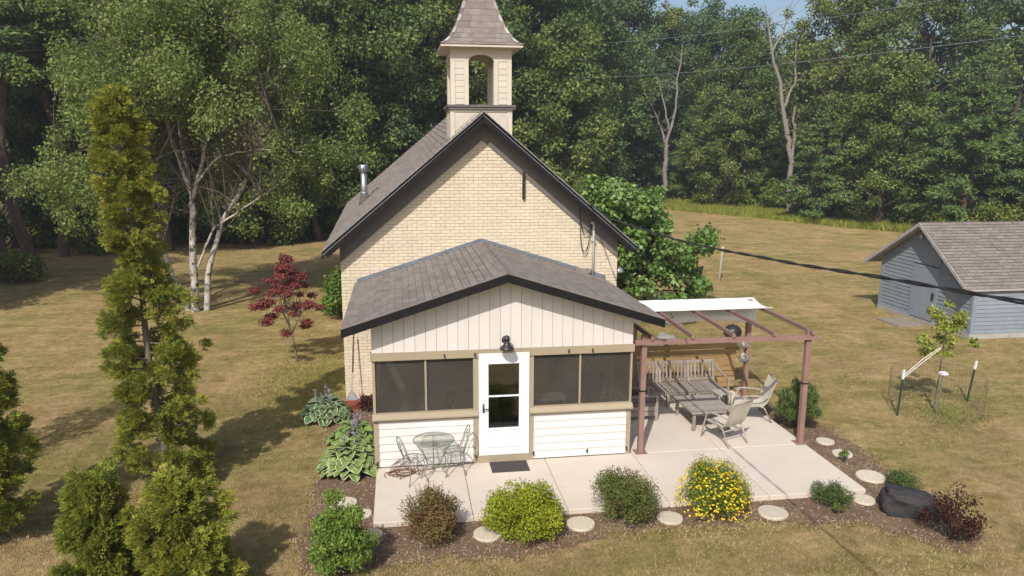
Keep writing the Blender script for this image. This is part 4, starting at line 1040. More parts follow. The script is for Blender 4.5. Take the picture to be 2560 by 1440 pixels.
# ------------------------------------------------------------------ wires, post, stepping stones and other things outdoors
def sagged(a, b, sag, n=40):
    a = Vector(a); b = Vector(b); return [a.lerp(b, t)-Vector((0, 0, 4*sag*t*(1-t))) for t in np.linspace(0, 1, n)]
def cables():
    q = MB(); key = [(3.62, 4.64), (2.1, 4.48), (0, 4.49), (-2.1, 4.52), (-3.6, 4.585), (-4.8, 4.66), (-5.75, 4.715), (-7.17, 4.825), (-8.8, 4.93), (-16, 5.6)]
    yy = np.linspace(3.62, -16, 150); zz = np.interp(-yy, [-k[0] for k in key], [k[1] for k in key]); p = [Vector((5.0, y, z)) for y, z in zip(yy, zz)]
    for k in range(2):
        pts = [v+Vector((.011*math.cos(i*.75+k*math.pi), 0, .011*math.sin(i*.75+k*math.pi))) for i, v in enumerate(p)]; q.tube(pts, .0105, 5)
    tag(q.build('service_drop_cable', 'cable'), 'thick black twisted cable running from the gable across the lawn to the right', 'cable')
    tag(MB().tube(sagged(WIRE_A[0], WIRE_A[1], .5), .011, 5).build('overhead_wire', 'wire'), 'lower thin grey overhead wire crossing in front of the right hand trees', 'wire', 'overhead wires before the wood')
    tag(MB().tube(sagged(WIRE_B[0], WIRE_B[1], .5), .011, 5).build('overhead_wire', 'wire'), 'upper thin grey overhead wire near the sky gap in the trees', 'wire', 'overhead wires before the wood')
WIRE_A = ((12.0, 38.6, 10.45), (18.9, -6.0, 8.9))
WIRE_B = ((14.4, 37.0, 12.6), (22.6, -3.5, 10.8))
cables()

def stones():
    L = [(-.51, -1.202, .24, 'large round stepping stone, topmost of the cluster left of the patio'), (-.146, -1.613, .14, 'small round stepping stone touching the patio corner at its left'),
         (-.689, -2.058, .15, 'round stepping stone behind the green shrub, leftmost of the cluster'), (.02, -2.32, .17, 'round stepping stone half hidden right of the green shrub'),
         (1.84, -2.561, .235, 'round stepping stone between the red barberry and the chartreuse bush'), (3.383, -2.458, .235, 'round stepping stone right of the chartreuse bush'),
         (4.90, -2.482, .215, 'round stepping stone between the brown-headed bush and the yellow-flowered bush'), (6.685, -2.546, .25, 'round stepping stone right of the yellow-flowered bush'),
         (8.496, -2.336, .19, 'round stepping stone with a swirl by the front right patio corner'), (9.187, -1.493, .26, 'large stepping stone beside the right patio edge near the black boulder'),
         (9.266, -.442, .195, 'stepping stone behind the little green weed by the right patio edge'), (9.277, .203, .185, 'farthest stepping stone beside the right pergola post')]
    R = random.Random(8)
    for x, y, r_, lab in L:
        q = MB(); n = 26; prof = ((1., -.05), (1.0, .028), (.96, .042), (.5, .044), (.0, .045)); vs = []
        rad = [1+.02*math.sin(3*a+x)+R.uniform(-.015, .015) for a in np.linspace(0, 6.28, n)]
        for f_, z in prof: vs += [(r_*f_*rad[k]*math.cos(2*math.pi*k/n), r_*f_*rad[k]*math.sin(2*math.pi*k/n), z) for k in range(n)]
        q.add(vs, [(i*n+k, i*n+(k+1) % n, (i+1)*n+(k+1) % n, (i+1)*n+k) for i in range(len(prof)-1) for k in range(n)])
        o = q.build('stepping_stone', 'steppingstone'); o.location = (x, y, GZ+.008); o.rotation_euler = (R.uniform(-.03, .03), R.uniform(-.03, .03), R.uniform(0, 6)); tag(o, lab, 'stepping stone', 'round stepping stones in the bed')
    q = MB().lathe([(.13, -.05), (.14, .02), (.11, .045), (0, .05)], (0, 0, 0), 14); o = q.build('blue_stone', 'bluestone', None, True); o.location = (-.563, -1.66, GZ+.01); tag(o, 'pale blue glazed garden stone behind the green shrub', 'garden stone')
stones()

def lumpy(name, m, label, cat, loc, size, rot, seed, sub=18, rough=.16, boxy=.75):
    R = np.random.default_rng(seed); ph = R.uniform(0, 6, 12); q = MB(); nu, nv = sub*2, sub; vs = []
    for j in range(nv+1):
        th = math.pi*j/nv
        for i in range(nu):
            a = 2*math.pi*i/nu; d = np.array([math.sin(th)*math.cos(a), math.sin(th)*math.sin(a), math.cos(th)])
            e = np.sign(d)*np.abs(d)**boxy
            k = 1+rough*(math.sin(3*d[0]+ph[0])*math.cos(2.5*d[1]+ph[1])+.5*math.sin(6*d[2]+5*d[0]+ph[2])+.3*math.sin(11*d[1]+8*d[2]+ph[3])+.15*math.sin(19*d[0]-15*d[1]+ph[4]))
            vs.append(tuple(e*k*np.array(size)))
    q.add(vs, [(j*nu+i, j*nu+(i+1) % nu, (j+1)*nu+(i+1) % nu, (j+1)*nu+i) for j in range(nv) for i in range(nu)])
    o = q.build(name, m, None, True); o.location = loc; o.rotation_euler = rot; return tag(o, label, cat)
lumpy('boulder', 'boulder', 'black angular boulder in the mulch at the right bed end', 'boulder', (9.0, -2.84, GZ+.15), (.47, .28, .25), (.05, .08, -.42), 4, 22, .13, .58)
lumpy('grey_rock', 'rockgrey', 'grey rock in the lawn behind the patio fence', 'rock', (8.66, 8.15, GZ+.12), (.30, .22, .22), (0, 0, .3), 9)

def kettle():
    t = thing('kettle_grill', 'black kettle grill standing on the lawn behind the patio fence', 'grill', (10.3, 7.0, GZ))
    MB().lathe([(.02, .42), (.16, .45), (.25, .55), (.27, .64)], (0, 0, 0), 18).build('bowl', 'black', t, True)
    MB().lathe([(.275, .645), (.25, .74), (.15, .83), (.02, .85)], (0, 0, 0), 18).build('lid', 'black', t, True)
    for k in range(3):
        a = k*2.094; MB().tube([(.16*math.cos(a), .16*math.sin(a), .47), (.28*math.cos(a), .28*math.sin(a), 0)], .012, 6).build('leg', 'galv', t)
    MB().tube([(-.05, 0, .855), (0, 0, .89), (.05, 0, .855)], .01, 5).build('lid_handle', 'black', t)
kettle()

o = MB().lathe([(.055, -.2), (.055, 1.50), (.06, 1.505), (.06, 1.53), (.0, 1.535)], (0, 0, 0), 14).build('white_pipe', 'white', None, True); o.location = (15.0, 18.6, GZ); o.rotation_euler = (0, .06, 0)
tag(o, 'white plastic pipe standing upright in the lawn behind the pergola', 'pipe')

# ------------------------------------------------------------------ plants near the house
def plant(name, label, cat, loc, group=None, rz=0): return thing(name, label, cat, loc, rz, group)

def bush(name, label, loc, rx, rz_, m, n, size, aspect=.55, seed=0, stems=12, flat=1., lobes=26, extra=None, upt=0., jit=.6, lobe=.36, bark='bark', shell=.4, cat='bush', group=None, tall=1.):
    """rounded shrub: stems fan out of the ground to clumps of leaves"""
    R = np.random.default_rng(seed); t = plant(name, label, cat, loc, group)
    cl = []; q = MB()
    for k in range(lobes):
        d = nrmz(R.normal(size=(1, 3)))[0]; d[2] = abs(d[2])*.95+.02; f_ = R.uniform(.30, .86)**.75
        c = np.array([d[0]*rx*f_, d[1]*rx*f_, .12+rz_*.9*(d[2]*f_+.12)]); tp_ = 1-(1-1/tall)*min(1, c[2]/rz_); c[:2] *= tp_; cl.append([*c, rx*lobe*R.uniform(.7, 1.2)*(.45+.55*tp_)])
    for k in range(stems):
        c = np.array(cl[k % lobes][:3]); q.tube([(c[0]*.08, c[1]*.08, -.05), (c[0]*.45, c[1]*.45, c[2]*.6), tuple(c)], [.014, .009, .004], 5)
    q.build('stems', bark, t)
    pos, nr, tn, rd = clump_leaves(cl, n, R, flat, .4, 0, shell, 2., jit); pos[:, 2] = np.maximum(pos[:, 2], R.uniform(.02, .1, len(pos)))
    if upt: tn = nrmz(tn*(1-upt)+np.array([0, 0, 1.])*upt+nrmz(pos)*.3*upt)
    link('foliage', leaf_mesh('foliage', m, pos, nr, tn, size*R.uniform(.65, 1.25, n), aspect, rd), t)
    if extra: extra(t, cl, R, rx, rz_)
    return t

def spikes(t, cl, R, rx, rz_):
    q = MB(); P_, N_, T_, D_ = [], [], [], []
    for k in range(70):
        a = R.uniform(0, 6.28); e = R.uniform(.5, 1.35); d = np.array([math.cos(a)*math.cos(e), math.sin(a)*math.cos(e), math.sin(e)])
        s = d*np.array([rx*.75, rx*.75, rz_*.75])+np.array([0, 0, .1]); b = s+(d+np.array([0, 0, .5]))*R.uniform(.10, .24)
        q.tube([tuple(s), tuple((s+b)/2+R.normal(size=3)*.01), tuple(b)], [.004, .003, .002], 4)
        for j in range(10):
            f_ = R.random(); P_.append(s+(b-s)*f_); N_.append(R.normal(size=3)); T_.append(d+R.normal(size=3)*.7); D_.append(R.uniform(.55, 1))
    q.build('twigs', 'bark', t)
    link('twig_leaves', leaf_mesh('twig_leaves', 'barberry', np.array(P_), np.array(N_), np.array(T_), .022, .6, np.array(D_)), t)
def seedheads(t, cl, R, rx, rz_):
    P_ = []
    for k in range(95):
        a = R.uniform(0, 6.28); e = R.uniform(.15, 1.5); d = np.array([math.cos(a)*math.cos(e), math.sin(a)*math.cos(e), math.sin(e)]); s = d*np.array([rx*1.0, rx*1.0, rz_*.86])*R.uniform(.85, 1.04)+np.array([0, 0, .08])
        for j in range(16): P_.append(s+R.normal(size=3)*np.array([.028, .028, .008]))
    P_ = np.array(P_); n = len(P_); link('seed_heads', leaf_mesh('seed_heads', 'seedhead', P_, R.normal(size=(n, 3))*.4+np.array([0, 0, 1]), R.normal(size=(n, 3)), .022, .8, R.random(n)), t)
def yellowflowers(t, cl, R, rx, rz_):
    P_, N_, T_ = [], [], []
    for k in range(950):
        a = R.uniform(0, 6.28); e = np.arcsin(R.uniform(.02, 1)); d = np.array([math.cos(a)*math.cos(e), math.sin(a)*math.cos(e), math.sin(e)]); s = d*np.array([rx*1.0, rx*1.0, rz_*1.04])*R.uniform(.84, 1.0)+np.array([0, 0, .12])
        n_ = nrmz((d+np.array([0, 0, .6])+R.normal(size=3)*.4)[None])[0]; u = np.cross(n_, [0, .3, 1]); u /= np.linalg.norm(u); v = np.cross(n_, u)
        for j in range(5):
            an = j*1.2566; P_.append(s); N_.append(n_); T_.append(u*math.cos(an)+v*math.sin(an)+n_*.15)
    n = len(P_); link('flowers', leaf_mesh('flowers', 'yflower', np.array(P_), np.array(N_), np.array(T_), np.repeat(R.uniform(.013, .026, n//5), 5), .8, R.random(n)), t)

bush('barberry_bush', 'red-tinged barberry bush, leftmost of the bushes along the patio front', (.95, -2.50, GZ), .50, .68, 'barberry', 11000, .038, .55, 1, 24, extra=spikes)
bush('chartreuse_bush', 'rounded chartreuse bush before the patio, between two stepping stones', (2.42, -2.55, GZ), .66, .74, 'chart', 19000, .036, .75, 2, 24, lobes=60, lobe=.25, jit=.6, shell=.6)
bush('spirea_bush', 'dull green bush with brown spent flower heads before the patio', (4.15, -2.35, GZ), .60, .92, 'spirea', 13000, .040, .5, 3, 26, lobes=40, lobe=.30, extra=seedheads)
bush('st_johns_wort', 'green bush covered in yellow flowers before the patio', (5.72, -2.30, GZ), .68, .80, 'hyper', 17000, .040, .36, 4, 26, lobes=60, lobe=.25, extra=yellowflowers, shell=.5)
bush('low_juniper', 'small sprawling juniper at the right end of the patio front', (7.85, -2.38, GZ), .34, .30, 'juniper', 3500, .05, .22, 5, 10, upt=.5, lobes=18)
bush('low_yew', 'low dark green yew clump behind the black boulder', (9.36, -2.10, GZ), .30, .20, 'juniper', 2600, .045, .3, 6, 8, lobes=14)
bush('ninebark_bush', 'dark purple-leaved straggly bush right of the black boulder', (9.12, -3.70, GZ), .48, .92, 'ninebark', 1800, .05, .6, 7, 34, lobes=34, lobe=.28, jit=.8, shell=.1)
bush('juniper_bush', 'dark green juniper bush behind the right pergola post', (9.12, 1.10, GZ), .60, 1.15, 'juniper', 12000, .10, .17, 8, 26, lobes=46, lobe=.24, upt=.75, tall=1.6)
bush('green_shrub', 'fresh green leafy shrub in the bottom foreground left of the patio', (-.36, -3.35, GZ), .62, 1.40, 'shrubgreen', 16000, .055, .34, 10, 26, lobes=64, lobe=.24, upt=.5, tall=2.6)
bush('small_weed', 'little green weed by the stepping stones at the right patio edge', (9.09, -.80, GZ), .09, .20, 'shrubgreen', 420, .05, .35, 11, 5, lobes=6, upt=.5, cat='plant')
bush('grey_weed', 'low grey-green weed in front of the small juniper', (7.76, -2.74, GZ), .12, .09, 'spirea', 500, .04, .35, 12, 4, lobes=7, cat='plant')
bush('lilac_bush', 'bright green broad-leaved bush beside the left schoolhouse wall', (-1.55, 13.2, GZ), .95, 1.9, 'lilac', 6500, .13, .65, 13, 14, lobes=34, lobe=.34)
bush('coral_bells', 'dark reddish clump between the leaf rake and the porch', (-.28, 3.35, GZ), .26, .24, 'ninebark', 1100, .06, .8, 14, 6, lobes=12, cat='plant')

# hostas: every leaf its own piece
def hosta_leaf_mesh(name, mats, L, W):
    q = MB(); st = [(0., .12), (.10, .70), (.32, 1.), (.60, .92), (.84, .55), (1., .04)]; vs = []
    for s, w in st:
        x = L*s; zc = L*(.30*math.sin(min(s*1.5, 1.57)) - .42*s*s)
        for u in (-1, -.87, 0, .87, 1): vs.append((x, u*w*W/2, zc+abs(u)*w*W*.16*(1 if abs(u) < .9 else .85)))
    for j in range(len(st)-1):
        for i in range(4): q.add([vs[j*5+i], vs[j*5+i+1], vs[(j+1)*5+i+1], vs[(j+1)*5+i]], [(0, 3, 2, 1)], 1 if i in (0, 3) else 0)
    return q.mesh(name, mats, True)
def hosta(label, loc, rad, hgt, n, L, mats, seed, scapes, sdir=(.1, -.1)):
    R = random.Random(seed); t = plant('hosta', label, 'hosta', loc, 'hostas beside the porch'); me = hosta_leaf_mesh('hosta_leaf', mats, L, L*.92)
    for k in range(n):
        f_ = math.sqrt((k+.5)/n); a = k*2.39996+R.uniform(-.25, .25); el = 1.15*(1-f_)+.08
        x, y = rad*.72*f_*math.cos(a), rad*.72*f_*math.sin(a); z = hgt*(1-.78*f_**1.8)*R.uniform(.88, 1.08)
        o = link('leaf', me, t); o.location = (x, y, max(z, .05)); s = R.uniform(.75, 1.2)*(.8+.3*f_)
        o.rotation_euler = (R.uniform(-.25, .25), -el*.55+.28+R.uniform(-.2, .25), a+R.uniform(-.35, .35)); o.scale = (s, s, s)
    q = MB()
    for k in range(0, n, 4):
        f_ = math.sqrt((k+.5)/n); a = k*2.39996; x, y = rad*.7*f_*math.cos(a), rad*.7*f_*math.sin(a); q.tube([(x*.15, y*.15, -.02), (x*.6, y*.6, hgt*.5*(1-.5*f_)), (x, y, max(.05, hgt*(1-.78*f_**1.8)))], .006, 4)
    q.build('leaf_stalks', 'scape', t)
    for k in range(scapes):
        a = R.uniform(0, 6.28); bx, by = R.uniform(0, rad*.45)*math.cos(a), R.uniform(0, rad*.45)*math.sin(a); hx, hy, hz = bx+R.uniform(-.12, .12)+sdir[0], by+R.uniform(-.12, .12)+sdir[1], hgt+R.uniform(.10, .30)
        sc_ = MB().tube([(bx, by, hgt*.4), ((bx+hx)/2, (by+hy)/2, hz*.8), (hx, hy, hz)], .004, 4).build('flower_stalk', 'scape', t)
        P_, N_, T_ = [], [], []
        for j in range(12):
            f_ = .62+.38*j/12; c = np.array((bx+(hx-bx)*f_, by+(hy-by)*f_, hz*(.55+.45*(j/12))))
            for m_ in range(3):
                an = R.uniform(0, 6.28); P_.append(c); T_.append((math.cos(an), math.sin(an), -.5)); N_.append((R.uniform(-1, 1), R.uniform(-1, 1), 1))
        link('flowers', leaf_mesh('flowers', 'lavender', np.array(P_), np.array(N_), np.array(T_), .04, .5, np.array([R.random() for _ in P_])), sc_)
hosta('large white-edged hosta at the left front corner of the porch', (-.47, .22, GZ), .62, .55, 150, .205, ('hostag', 'hostaw'), 1, 5, (.0, .15))
hosta('flowering green hosta in the middle of the row beside the porch', (-.48, 1.45, GZ), .50, .46, 80, .20, ('hostag', 'hostag'), 2, 9)
hosta('blue-green white-edged hosta at the far end beside the leaf rake', (-1.16, 3.05, GZ), .56, .48, 120, .20, ('hostab', 'hostaw'), 3, 8, (0, .1))

# ------------------------------------------------------------------ young tree in a wire cage
def caged():
    R = np.random.default_rng(5); cx, cy = 12.95, 1.70
    t = plant('maple_sapling', 'young maple sapling with yellow-green leaves inside a wire cage', 'tree', (cx, cy, GZ))
    q = MB(); q.tube([(0, 0, -.1), (.02, 0, .8), (.06, .02, 1.6), (.15, .05, 2.35)], [.02, .018, .013, .004], 6); cl = []
    for k in range(22):
        z = R.uniform(.95, 2.45); a = k*2.4; l = R.uniform(.2, .85)*(1.25-z/2.7); c = (.05+l*math.cos(a)*1.15, l*math.sin(a), z+l*.3); cl.append([*c, R.uniform(.10, .19)]); q.tube([(.03+z*.03, 0, z-.1), c], [.007, .003], 4)
    q.build('trunk', 'greybark', t); pos, nr, tn, rd = clump_leaves(cl, 1500, R, .6, .5, .3, .2)
    link('crown', leaf_mesh('crown', 'sapling', pos, nr, tn, R.uniform(.06, .11, 1500), .75, rd), t)
    c = thing('wire_cage', 'round green wire cage guarding the maple sapling', 'cage', (cx, cy, GZ)); r_, h = 1.0, .92; q = MB(); n = 72
    for k in range(n):
        a = 2*math.pi*k/n; q.tube([(r_*math.cos(a), r_*math.sin(a), 0), (r_*math.cos(a), r_*math.sin(a), h)], .0018, 3, False)
    q.build('upright_wires', 'cage', c); q = MB()
    for k in range(8): z = .02+k*(h-.03)/7; q.tube([(r_*math.cos(a), r_*math.sin(a), z) for a in np.linspace(0, 2*math.pi, 49)], .0018, 3, False)
    q.build('hoop_wires', 'cage', c)
    for (x, y, dx, h_, lab) in ((11.8, 1.44, .06, 1.1, 'green steel stake with white top at the left of the wire cage'), (14.12, 2.10, .14, 1.02, 'green steel stake with white top at the right of the wire cage')):
        s = thing('steel_stake', lab, 'stake', (x, y, GZ), 0, 'stakes at the sapling cage'); MB().bar((0, 0, -.15), (dx*.8, 0, h_*.8), .04, .03).build('shaft', 'stake', s); MB().bar((dx*.8, 0, h_*.8+.001), (dx, 0, h_), .045, .035).build('white_tip', 'white', s)
    s = thing('solar_light', 'small solar light on a thin pole inside the wire cage', 'light', (12.72, 1.35, GZ)); MB().tube([(0, 0, -.1), (.06, 0, .98)], .018, 6).build('pole', 'galv', s); q = MB().box(.0, .14, -.07, .07, .98, 1.03); q.build('panel', 'white', s)
    q = MB(); q.tube([(11.85, 1.44, GZ+.95), (12.4, 1.56, 1.2), (cx+.04, cy, 1.45)], .007, 5); q.tube([(11.85, 1.46, GZ+.88), (12.4, 1.58, 1.1), (cx+.06, cy+.02, 1.42)], .007, 5)
    tag(q.build('guy_rope', 'canvas'), 'white guy rope from the left stake to the sapling', 'rope')
caged()

# ------------------------------------------------------------------ trees
def place_tree(name, label, parts, loc, rz=0., sc=1., group=None, cat='tree', sz=None):
    t = thing(name, label, cat, loc, rz, group); t.scale = (sc, sc, sz or sc)
    for nm, me in parts: link(nm, me, t)
    return t

def limb(q, a, b, r0, r1, R, bend=.12, n=5, seg=6, lift=0.):
    a = np.array(a, float); b = np.array(b, float); L = np.linalg.norm(b-a); o = R.normal(size=3)*L*bend; pts = []
    for t in np.linspace(0, 1, n): pts.append(tuple(a+(b-a)*t+o*math.sin(math.pi*t)*.5+np.array([0, 0, lift*L*math.sin(math.pi*t)])+R.normal(size=3)*L*.012))
    q.tube(pts, list(np.linspace(r0, r1, n)), seg, False); return pts

def oak(seed, h, w, cb, nlimb, nleaf, lsize, m, bark='bark', tr=.28):
    """broadleaf: trunk, limbs to clumps spread through an uneven crown"""
    R = np.random.default_rng(seed); q = MB(); top = h*.82
    tp = limb(q, (0, 0, -.2), (R.normal()*.4, R.normal()*.4, top), tr, tr*.25, R, .05, 9, 8); cl = []
    hz = (h-cb)/2; zc = cb+hz*.92
    for k in range(nlimb):
        z = cb+(h-cb)*((k+.5)/nlimb)**.85; a = k*2.39996+R.uniform(-.5, .5)
        rr = w/2*math.sqrt(max(.05, 1-((z-zc)/(hz*1.08))**2))*R.uniform(.55, 1.08)
        e = np.array([rr*math.cos(a), rr*math.sin(a), z]); sz = max(cb*.7, z-rr*R.uniform(.3, .7)); b = np.array(tp[min(8, int(8*max(0, sz)/top))])
        limb(q, b, e, tr*.34, .03, R, .16, 5, 5, .05)
        cl.append([*e, w*R.uniform(.085, .14)])
        for j in range(3):
            f_ = R.uniform(.45, 1.0); c = b+(e-b)*f_+R.normal(size=3)*w*.07; cl.append([*c, w*R.uniform(.06, .11)])
        for j in range(2):
            c = e+R.normal(size=3)*w*.085; cl.append([*c, w*R.uniform(.035, .07)])
    cl.append([tp[-1][0], tp[-1][1], h*.93, w*.11])
    pos, nr, tn, rd = clump_leaves(cl, nleaf, R, .72, .4, .2, .35, 1.9, .6)
    return [('trunk', q.mesh('trunk', bark, True)), ('crown', leaf_mesh('crown', m, pos, nr, tn, lsize*R.uniform(.6, 1.3, nleaf), .62, rd))]

def pine(seed, h, w, cb, nleaf, lsize, tr=.22, power=.75, open_=.0):
    R = np.random.default_rng(seed); q = MB(); tp = limb(q, (0, 0, -.2), (R.normal()*.2, R.normal()*.2, h*.98), tr, .03, R, .015, 7, 8); cl = []
    z = cb
    while z < h*.97:
        f_ = (z-cb)/(h-cb); L = w/2*(1-f_)**power*(.55+.45*min(1, f_*5+.3)); nb = 6 if f_ < .8 else 4
        for k in range(nb):
            a = k*2*math.pi/nb+R.uniform(-.45, .45)+z*1.7; l = L*R.uniform(.65, 1.12)+.15; e = np.array([l*math.cos(a), l*math.sin(a), z+l*R.uniform(.02, .26)])
            limb(q, (0, 0, z), e, .035+.02*(1-f_), .01, R, .06, 4, 4)
            for j in range(4):
                g_ = R.uniform(.4, 1.05); c = np.array([0, 0, z])+(e-np.array([0, 0, z]))*g_+R.normal(size=3)*np.array([.12, .12, .03])*l*.6; cl.append([*c, max(.16, l*R.uniform(.13, .22))])
        z += R.uniform(.5, .85)*h/13
    cl.append([0, 0, h*.97, .3])
    pos, nr, tn, rd = clump_leaves(cl, nleaf, R, .42, .8, 0., .2, 1.6, .5); out = pos*np.array([1, 1, 0]); tn = nrmz(nrmz(out+1e-6)*.8+np.array([0, 0, .55])+R.normal(size=(nleaf, 3))*.55)
    return [('trunk', q.mesh('trunk', 'pinebark', True)), ('crown', leaf_mesh('crown', 'pine', pos, nr, tn, lsize*R.uniform(.6, 1.2, nleaf), .22, rd))]

def shrubmesh(seed, w, h, nleaf, lsize, m):
    R = np.random.default_rng(seed); q = MB(); cl = []
    for k in range(24):
        a = R.uniform(0, 6.28); rr = w/2*R.uniform(.1, .85); z = h*R.uniform(.2, .85)*(1-.4*rr/(w/2)); c = (rr*math.cos(a), rr*math.sin(a), z); cl.append([*c, w*R.uniform(.10, .20)])
        limb(q, (c[0]*.15, c[1]*.15, -.1), c, .03, .008, R, .1, 4, 4)
    pos, nr, tn, rd = clump_leaves(cl, nleaf, R, .8, .5, .2, .3); pos[:, 2] = np.maximum(pos[:, 2], .02)
    return [('stems', q.mesh('stems', 'bark')), ('foliage', leaf_mesh('foliage', m, pos, nr, tn, lsize*R.uniform(.6, 1.3, nleaf), .6, rd))]

def birch():
    R = np.random.default_rng(31); q = MB(); cl = []
    t = thing('birch_tree', 'large white-barked birch with spreading crown on the left lawn', 'tree', (-6.95, 14.9, GZ))
    def stem(p, r0, r1):
        p = [np.array(x, float) for x in p]; pts = []; n = 18
        for s in np.linspace(0, len(p)-1, n):
            i = min(int(s), len(p)-2); u = s-i; v = p[i]*(1-u)+p[i+1]*u; pts.append(v+R.normal(size=3)*.015)
        q.tube([tuple(v) for v in pts], list(np.linspace(r0*.74, r1*.9, n)), 8, False); return pts
    S = [stem([(0, 0, -.2), (.05, 0, 2), (.2, .1, 4.2), (-.4, .2, 6.3), (-.9, .1, 9), (-.7, 0, 13)], .21, .03),
         stem([(.12, .05, 3.9), (.5, .1, 5.2), (1.0, .3, 7.0), (1.3, .4, 9), (2.2, .5, 12.5)], .12, .02),
         stem([(.35, .1, -.2), (.55, .1, 1.5), (1.0, .4, 3.2), (1.9, .6, 4.6), (2.6, .7, 7), (3.2, .8, 10)], .17, .025),
         stem([(-.25, .2, -.2), (-.75, .3, 1.2), (-1.4, .7, 3.2), (-2.2, 1.0, 6), (-3.0, 1.0, 9.5)], .15, .02),
         stem([(.2, .0, 1.7), (.9, -.3, 3.1), (2.3, -.6, 4.0), (3.6, -.9, 4.9)], .07, .015),
         stem([(.25, .05, 4.6), (1.2, -.4, 5.6), (2.5, -.6, 5.9), (4.2, -.8, 5.8)], .07, .012),
         stem([(.1, 0, 5.2), (.0, -.4, 6.5), (.3, -.6, 9), (.5, -.8, 11)], .08, .015)]
    W = [1.4, 1., 1.1, 1., .5, .6, .8]; tw = MB()
    for k in range(210):
        s = S[R.choice(len(S), p=np.array(W)/sum(W))]; b = s[R.integers(6, 18)]
        a = R.uniform(0, 6.28); zt = R.uniform(4.3, 14.2); f_ = min(1, (14.9-zt)/5.0); rr = 6.0*f_**.55*R.uniform(.25, 1.0); c = np.array([.1+rr*math.cos(a), .4+rr*.8*math.sin(a), zt-.10*rr*R.uniform(.3, 1.6)])
        d = np.linalg.norm(c-b)
        if d > 5.2: c = b+(c-b)*5.2/d
        if c[2] < 6.6 and c[1] < 1.4 and -1.7 < c[0] < 3.0 and R.random() < .9: continue
        limb(tw, b, c, .020, .005, R, .14, 5, 4, .12); cl.append([*c, R.uniform(.40, .90)])
        for j in range(2): e = c+R.normal(size=3)*np.array([.55, .55, .3])-np.array([0, 0, .35]); cl.append([*e, R.uniform(.25, .55)])
    cl = [c for c in cl if c[2] > 2.6 and not (c[2] < 6.4 and c[1] < 1.2 and -1.6 < c[0] < 2.8 and R.random() < .9)]
    q.build('trunk', 'birchbark', t, True); tw.build('twigs', 'twig', t)
    n = 130000; pos, nr, tn, rd = clump_leaves(cl, n, R, 1.0, .3, .9, .12, 2., .7)
    link('crown', leaf_mesh('crown', 'birch', pos, nr, tn, R.uniform(.075, .14, n), .68, rd), t)
birch()

def arborvitae(label, loc, h, r0, n, seed, lean=(0, 0), gaps=.0, m='arbor'):
    R = np.random.default_rng(seed); t = thing('arborvitae', label, 'tree', loc, 0, 'arborvitae row at the left'); q = MB(); cl = []; T = []
    def axis(z): f_ = z/h; return np.array([lean[0]*f_, lean[1]*f_, z])
    q.tube([tuple(axis(z)+np.array([.03*math.sin(z*2), 0, 0])) for z in np.linspace(-.15, h*.95, 10)], list(np.linspace(.085, .012, 10)), 7, False)
    nb = int(h*21); lob = R.uniform(0, 6.28, 4)
    for k in range(nb):       # boughs of uneven length, each carrying its own clumps of sprays
        z = .12+(h*.97-.12)*((k+R.random())/nb); f_ = z/h; a = k*2.39996+R.uniform(-.5, .5)
        if R.random() < gaps: continue
        prof = r0*(1-f_**1.5)**.8*(1+.16*math.sin(z*1.9+lob[0])+.12*math.sin(z*4.3+lob[1])+.16*math.sin(2*a+z*.8+lob[2]))+.07
        l = min(prof*R.uniform(.6, 1.15), r0*.98); b = axis(z); u = np.array([math.cos(a), math.sin(a), 0]); e = b+u*l+np.array([0, 0, l*R.uniform(.1, .65)])
        mid = b+u*l*.55+np.array([0, 0, l*R.uniform(-.08, .2)]); q.tube([tuple(b), tuple(mid), tuple(e)], [.016, .011, .005], 4, False)
        for j in range(5):
            g_ = R.uniform(.42, 1.05); c = (b+(mid-b)*g_*2 if g_ < .5 else mid+(e-mid)*(g_-.5)*2)+np.clip(R.normal(size=3), -1.3, 1.3)*np.array([.09, .09, .07])*(.5+l); cl.append([*c, R.uniform(.045, .10)+.06*l]); T.append(u)
    q.build('trunk', 'greybark', t, True)
    cl = np.array(cl); T = np.array(T); w = cl[:, 3]**2; nf = n//7; i = R.choice(len(cl), nf, p=w/w.sum()); d = nrmz(R.normal(size=(nf, 3)))
    base = cl[i, :3]+d*(cl[i, 3]*(.2+.8*R.random(nf)**.5))[:, None]
    up = nrmz(T[i]*.85+np.array([0, 0, .45])+d*.45+R.normal(size=(nf, 3))*.30); fn = nrmz(np.cross(up, R.normal(size=(nf, 3)))); side = np.cross(fn, up); cr = R.random(len(cl)); P_, N_, T_, Rn, Sz = [], [], [], [], []
    L = R.uniform(.065, .125, nf); droop = np.array([0, 0, -1.])
    for s_ in range(7):     # a flat feathery spray: blades leave a curved stem alternately
        f_ = s_/6; an = (1 if s_ % 2 else -1)*(.75-.35*f_)+R.normal(size=nf)*.12
        if s_ == 6: an = R.normal(size=nf)*.1
        tv = up*np.cos(an)[:, None]+side*np.sin(an)[:, None]+droop*(.35*f_)
        P_.append(base+up*(L*.75*f_)[:, None]+droop*(L*.22*f_*f_)[:, None]); N_.append(fn+R.normal(size=(nf, 3))*.25); T_.append(tv); Sz.append(L*(.62-.22*f_)); Rn.append(np.clip(.40*cr[i]+.42*R.random(nf)+.18*R.random(nf)+.02, 0, 1))
    link('crown', leaf_mesh('crown', m, np.concatenate(P_), np.concatenate(N_), np.concatenate(T_), np.concatenate(Sz), .34, np.concatenate(Rn)), t)
arborvitae('tall slender arborvitae with golden-green sprays in the left foreground', (-3.72, .05, GZ), 7.2, .74, 190000, 1, (-.42, .25), .20)
arborvitae('short bushy arborvitae at the foot of the tall one, bottom left', (-3.50, -3.7, GZ), 1.95, .50, 60000, 2, (.08, 0))
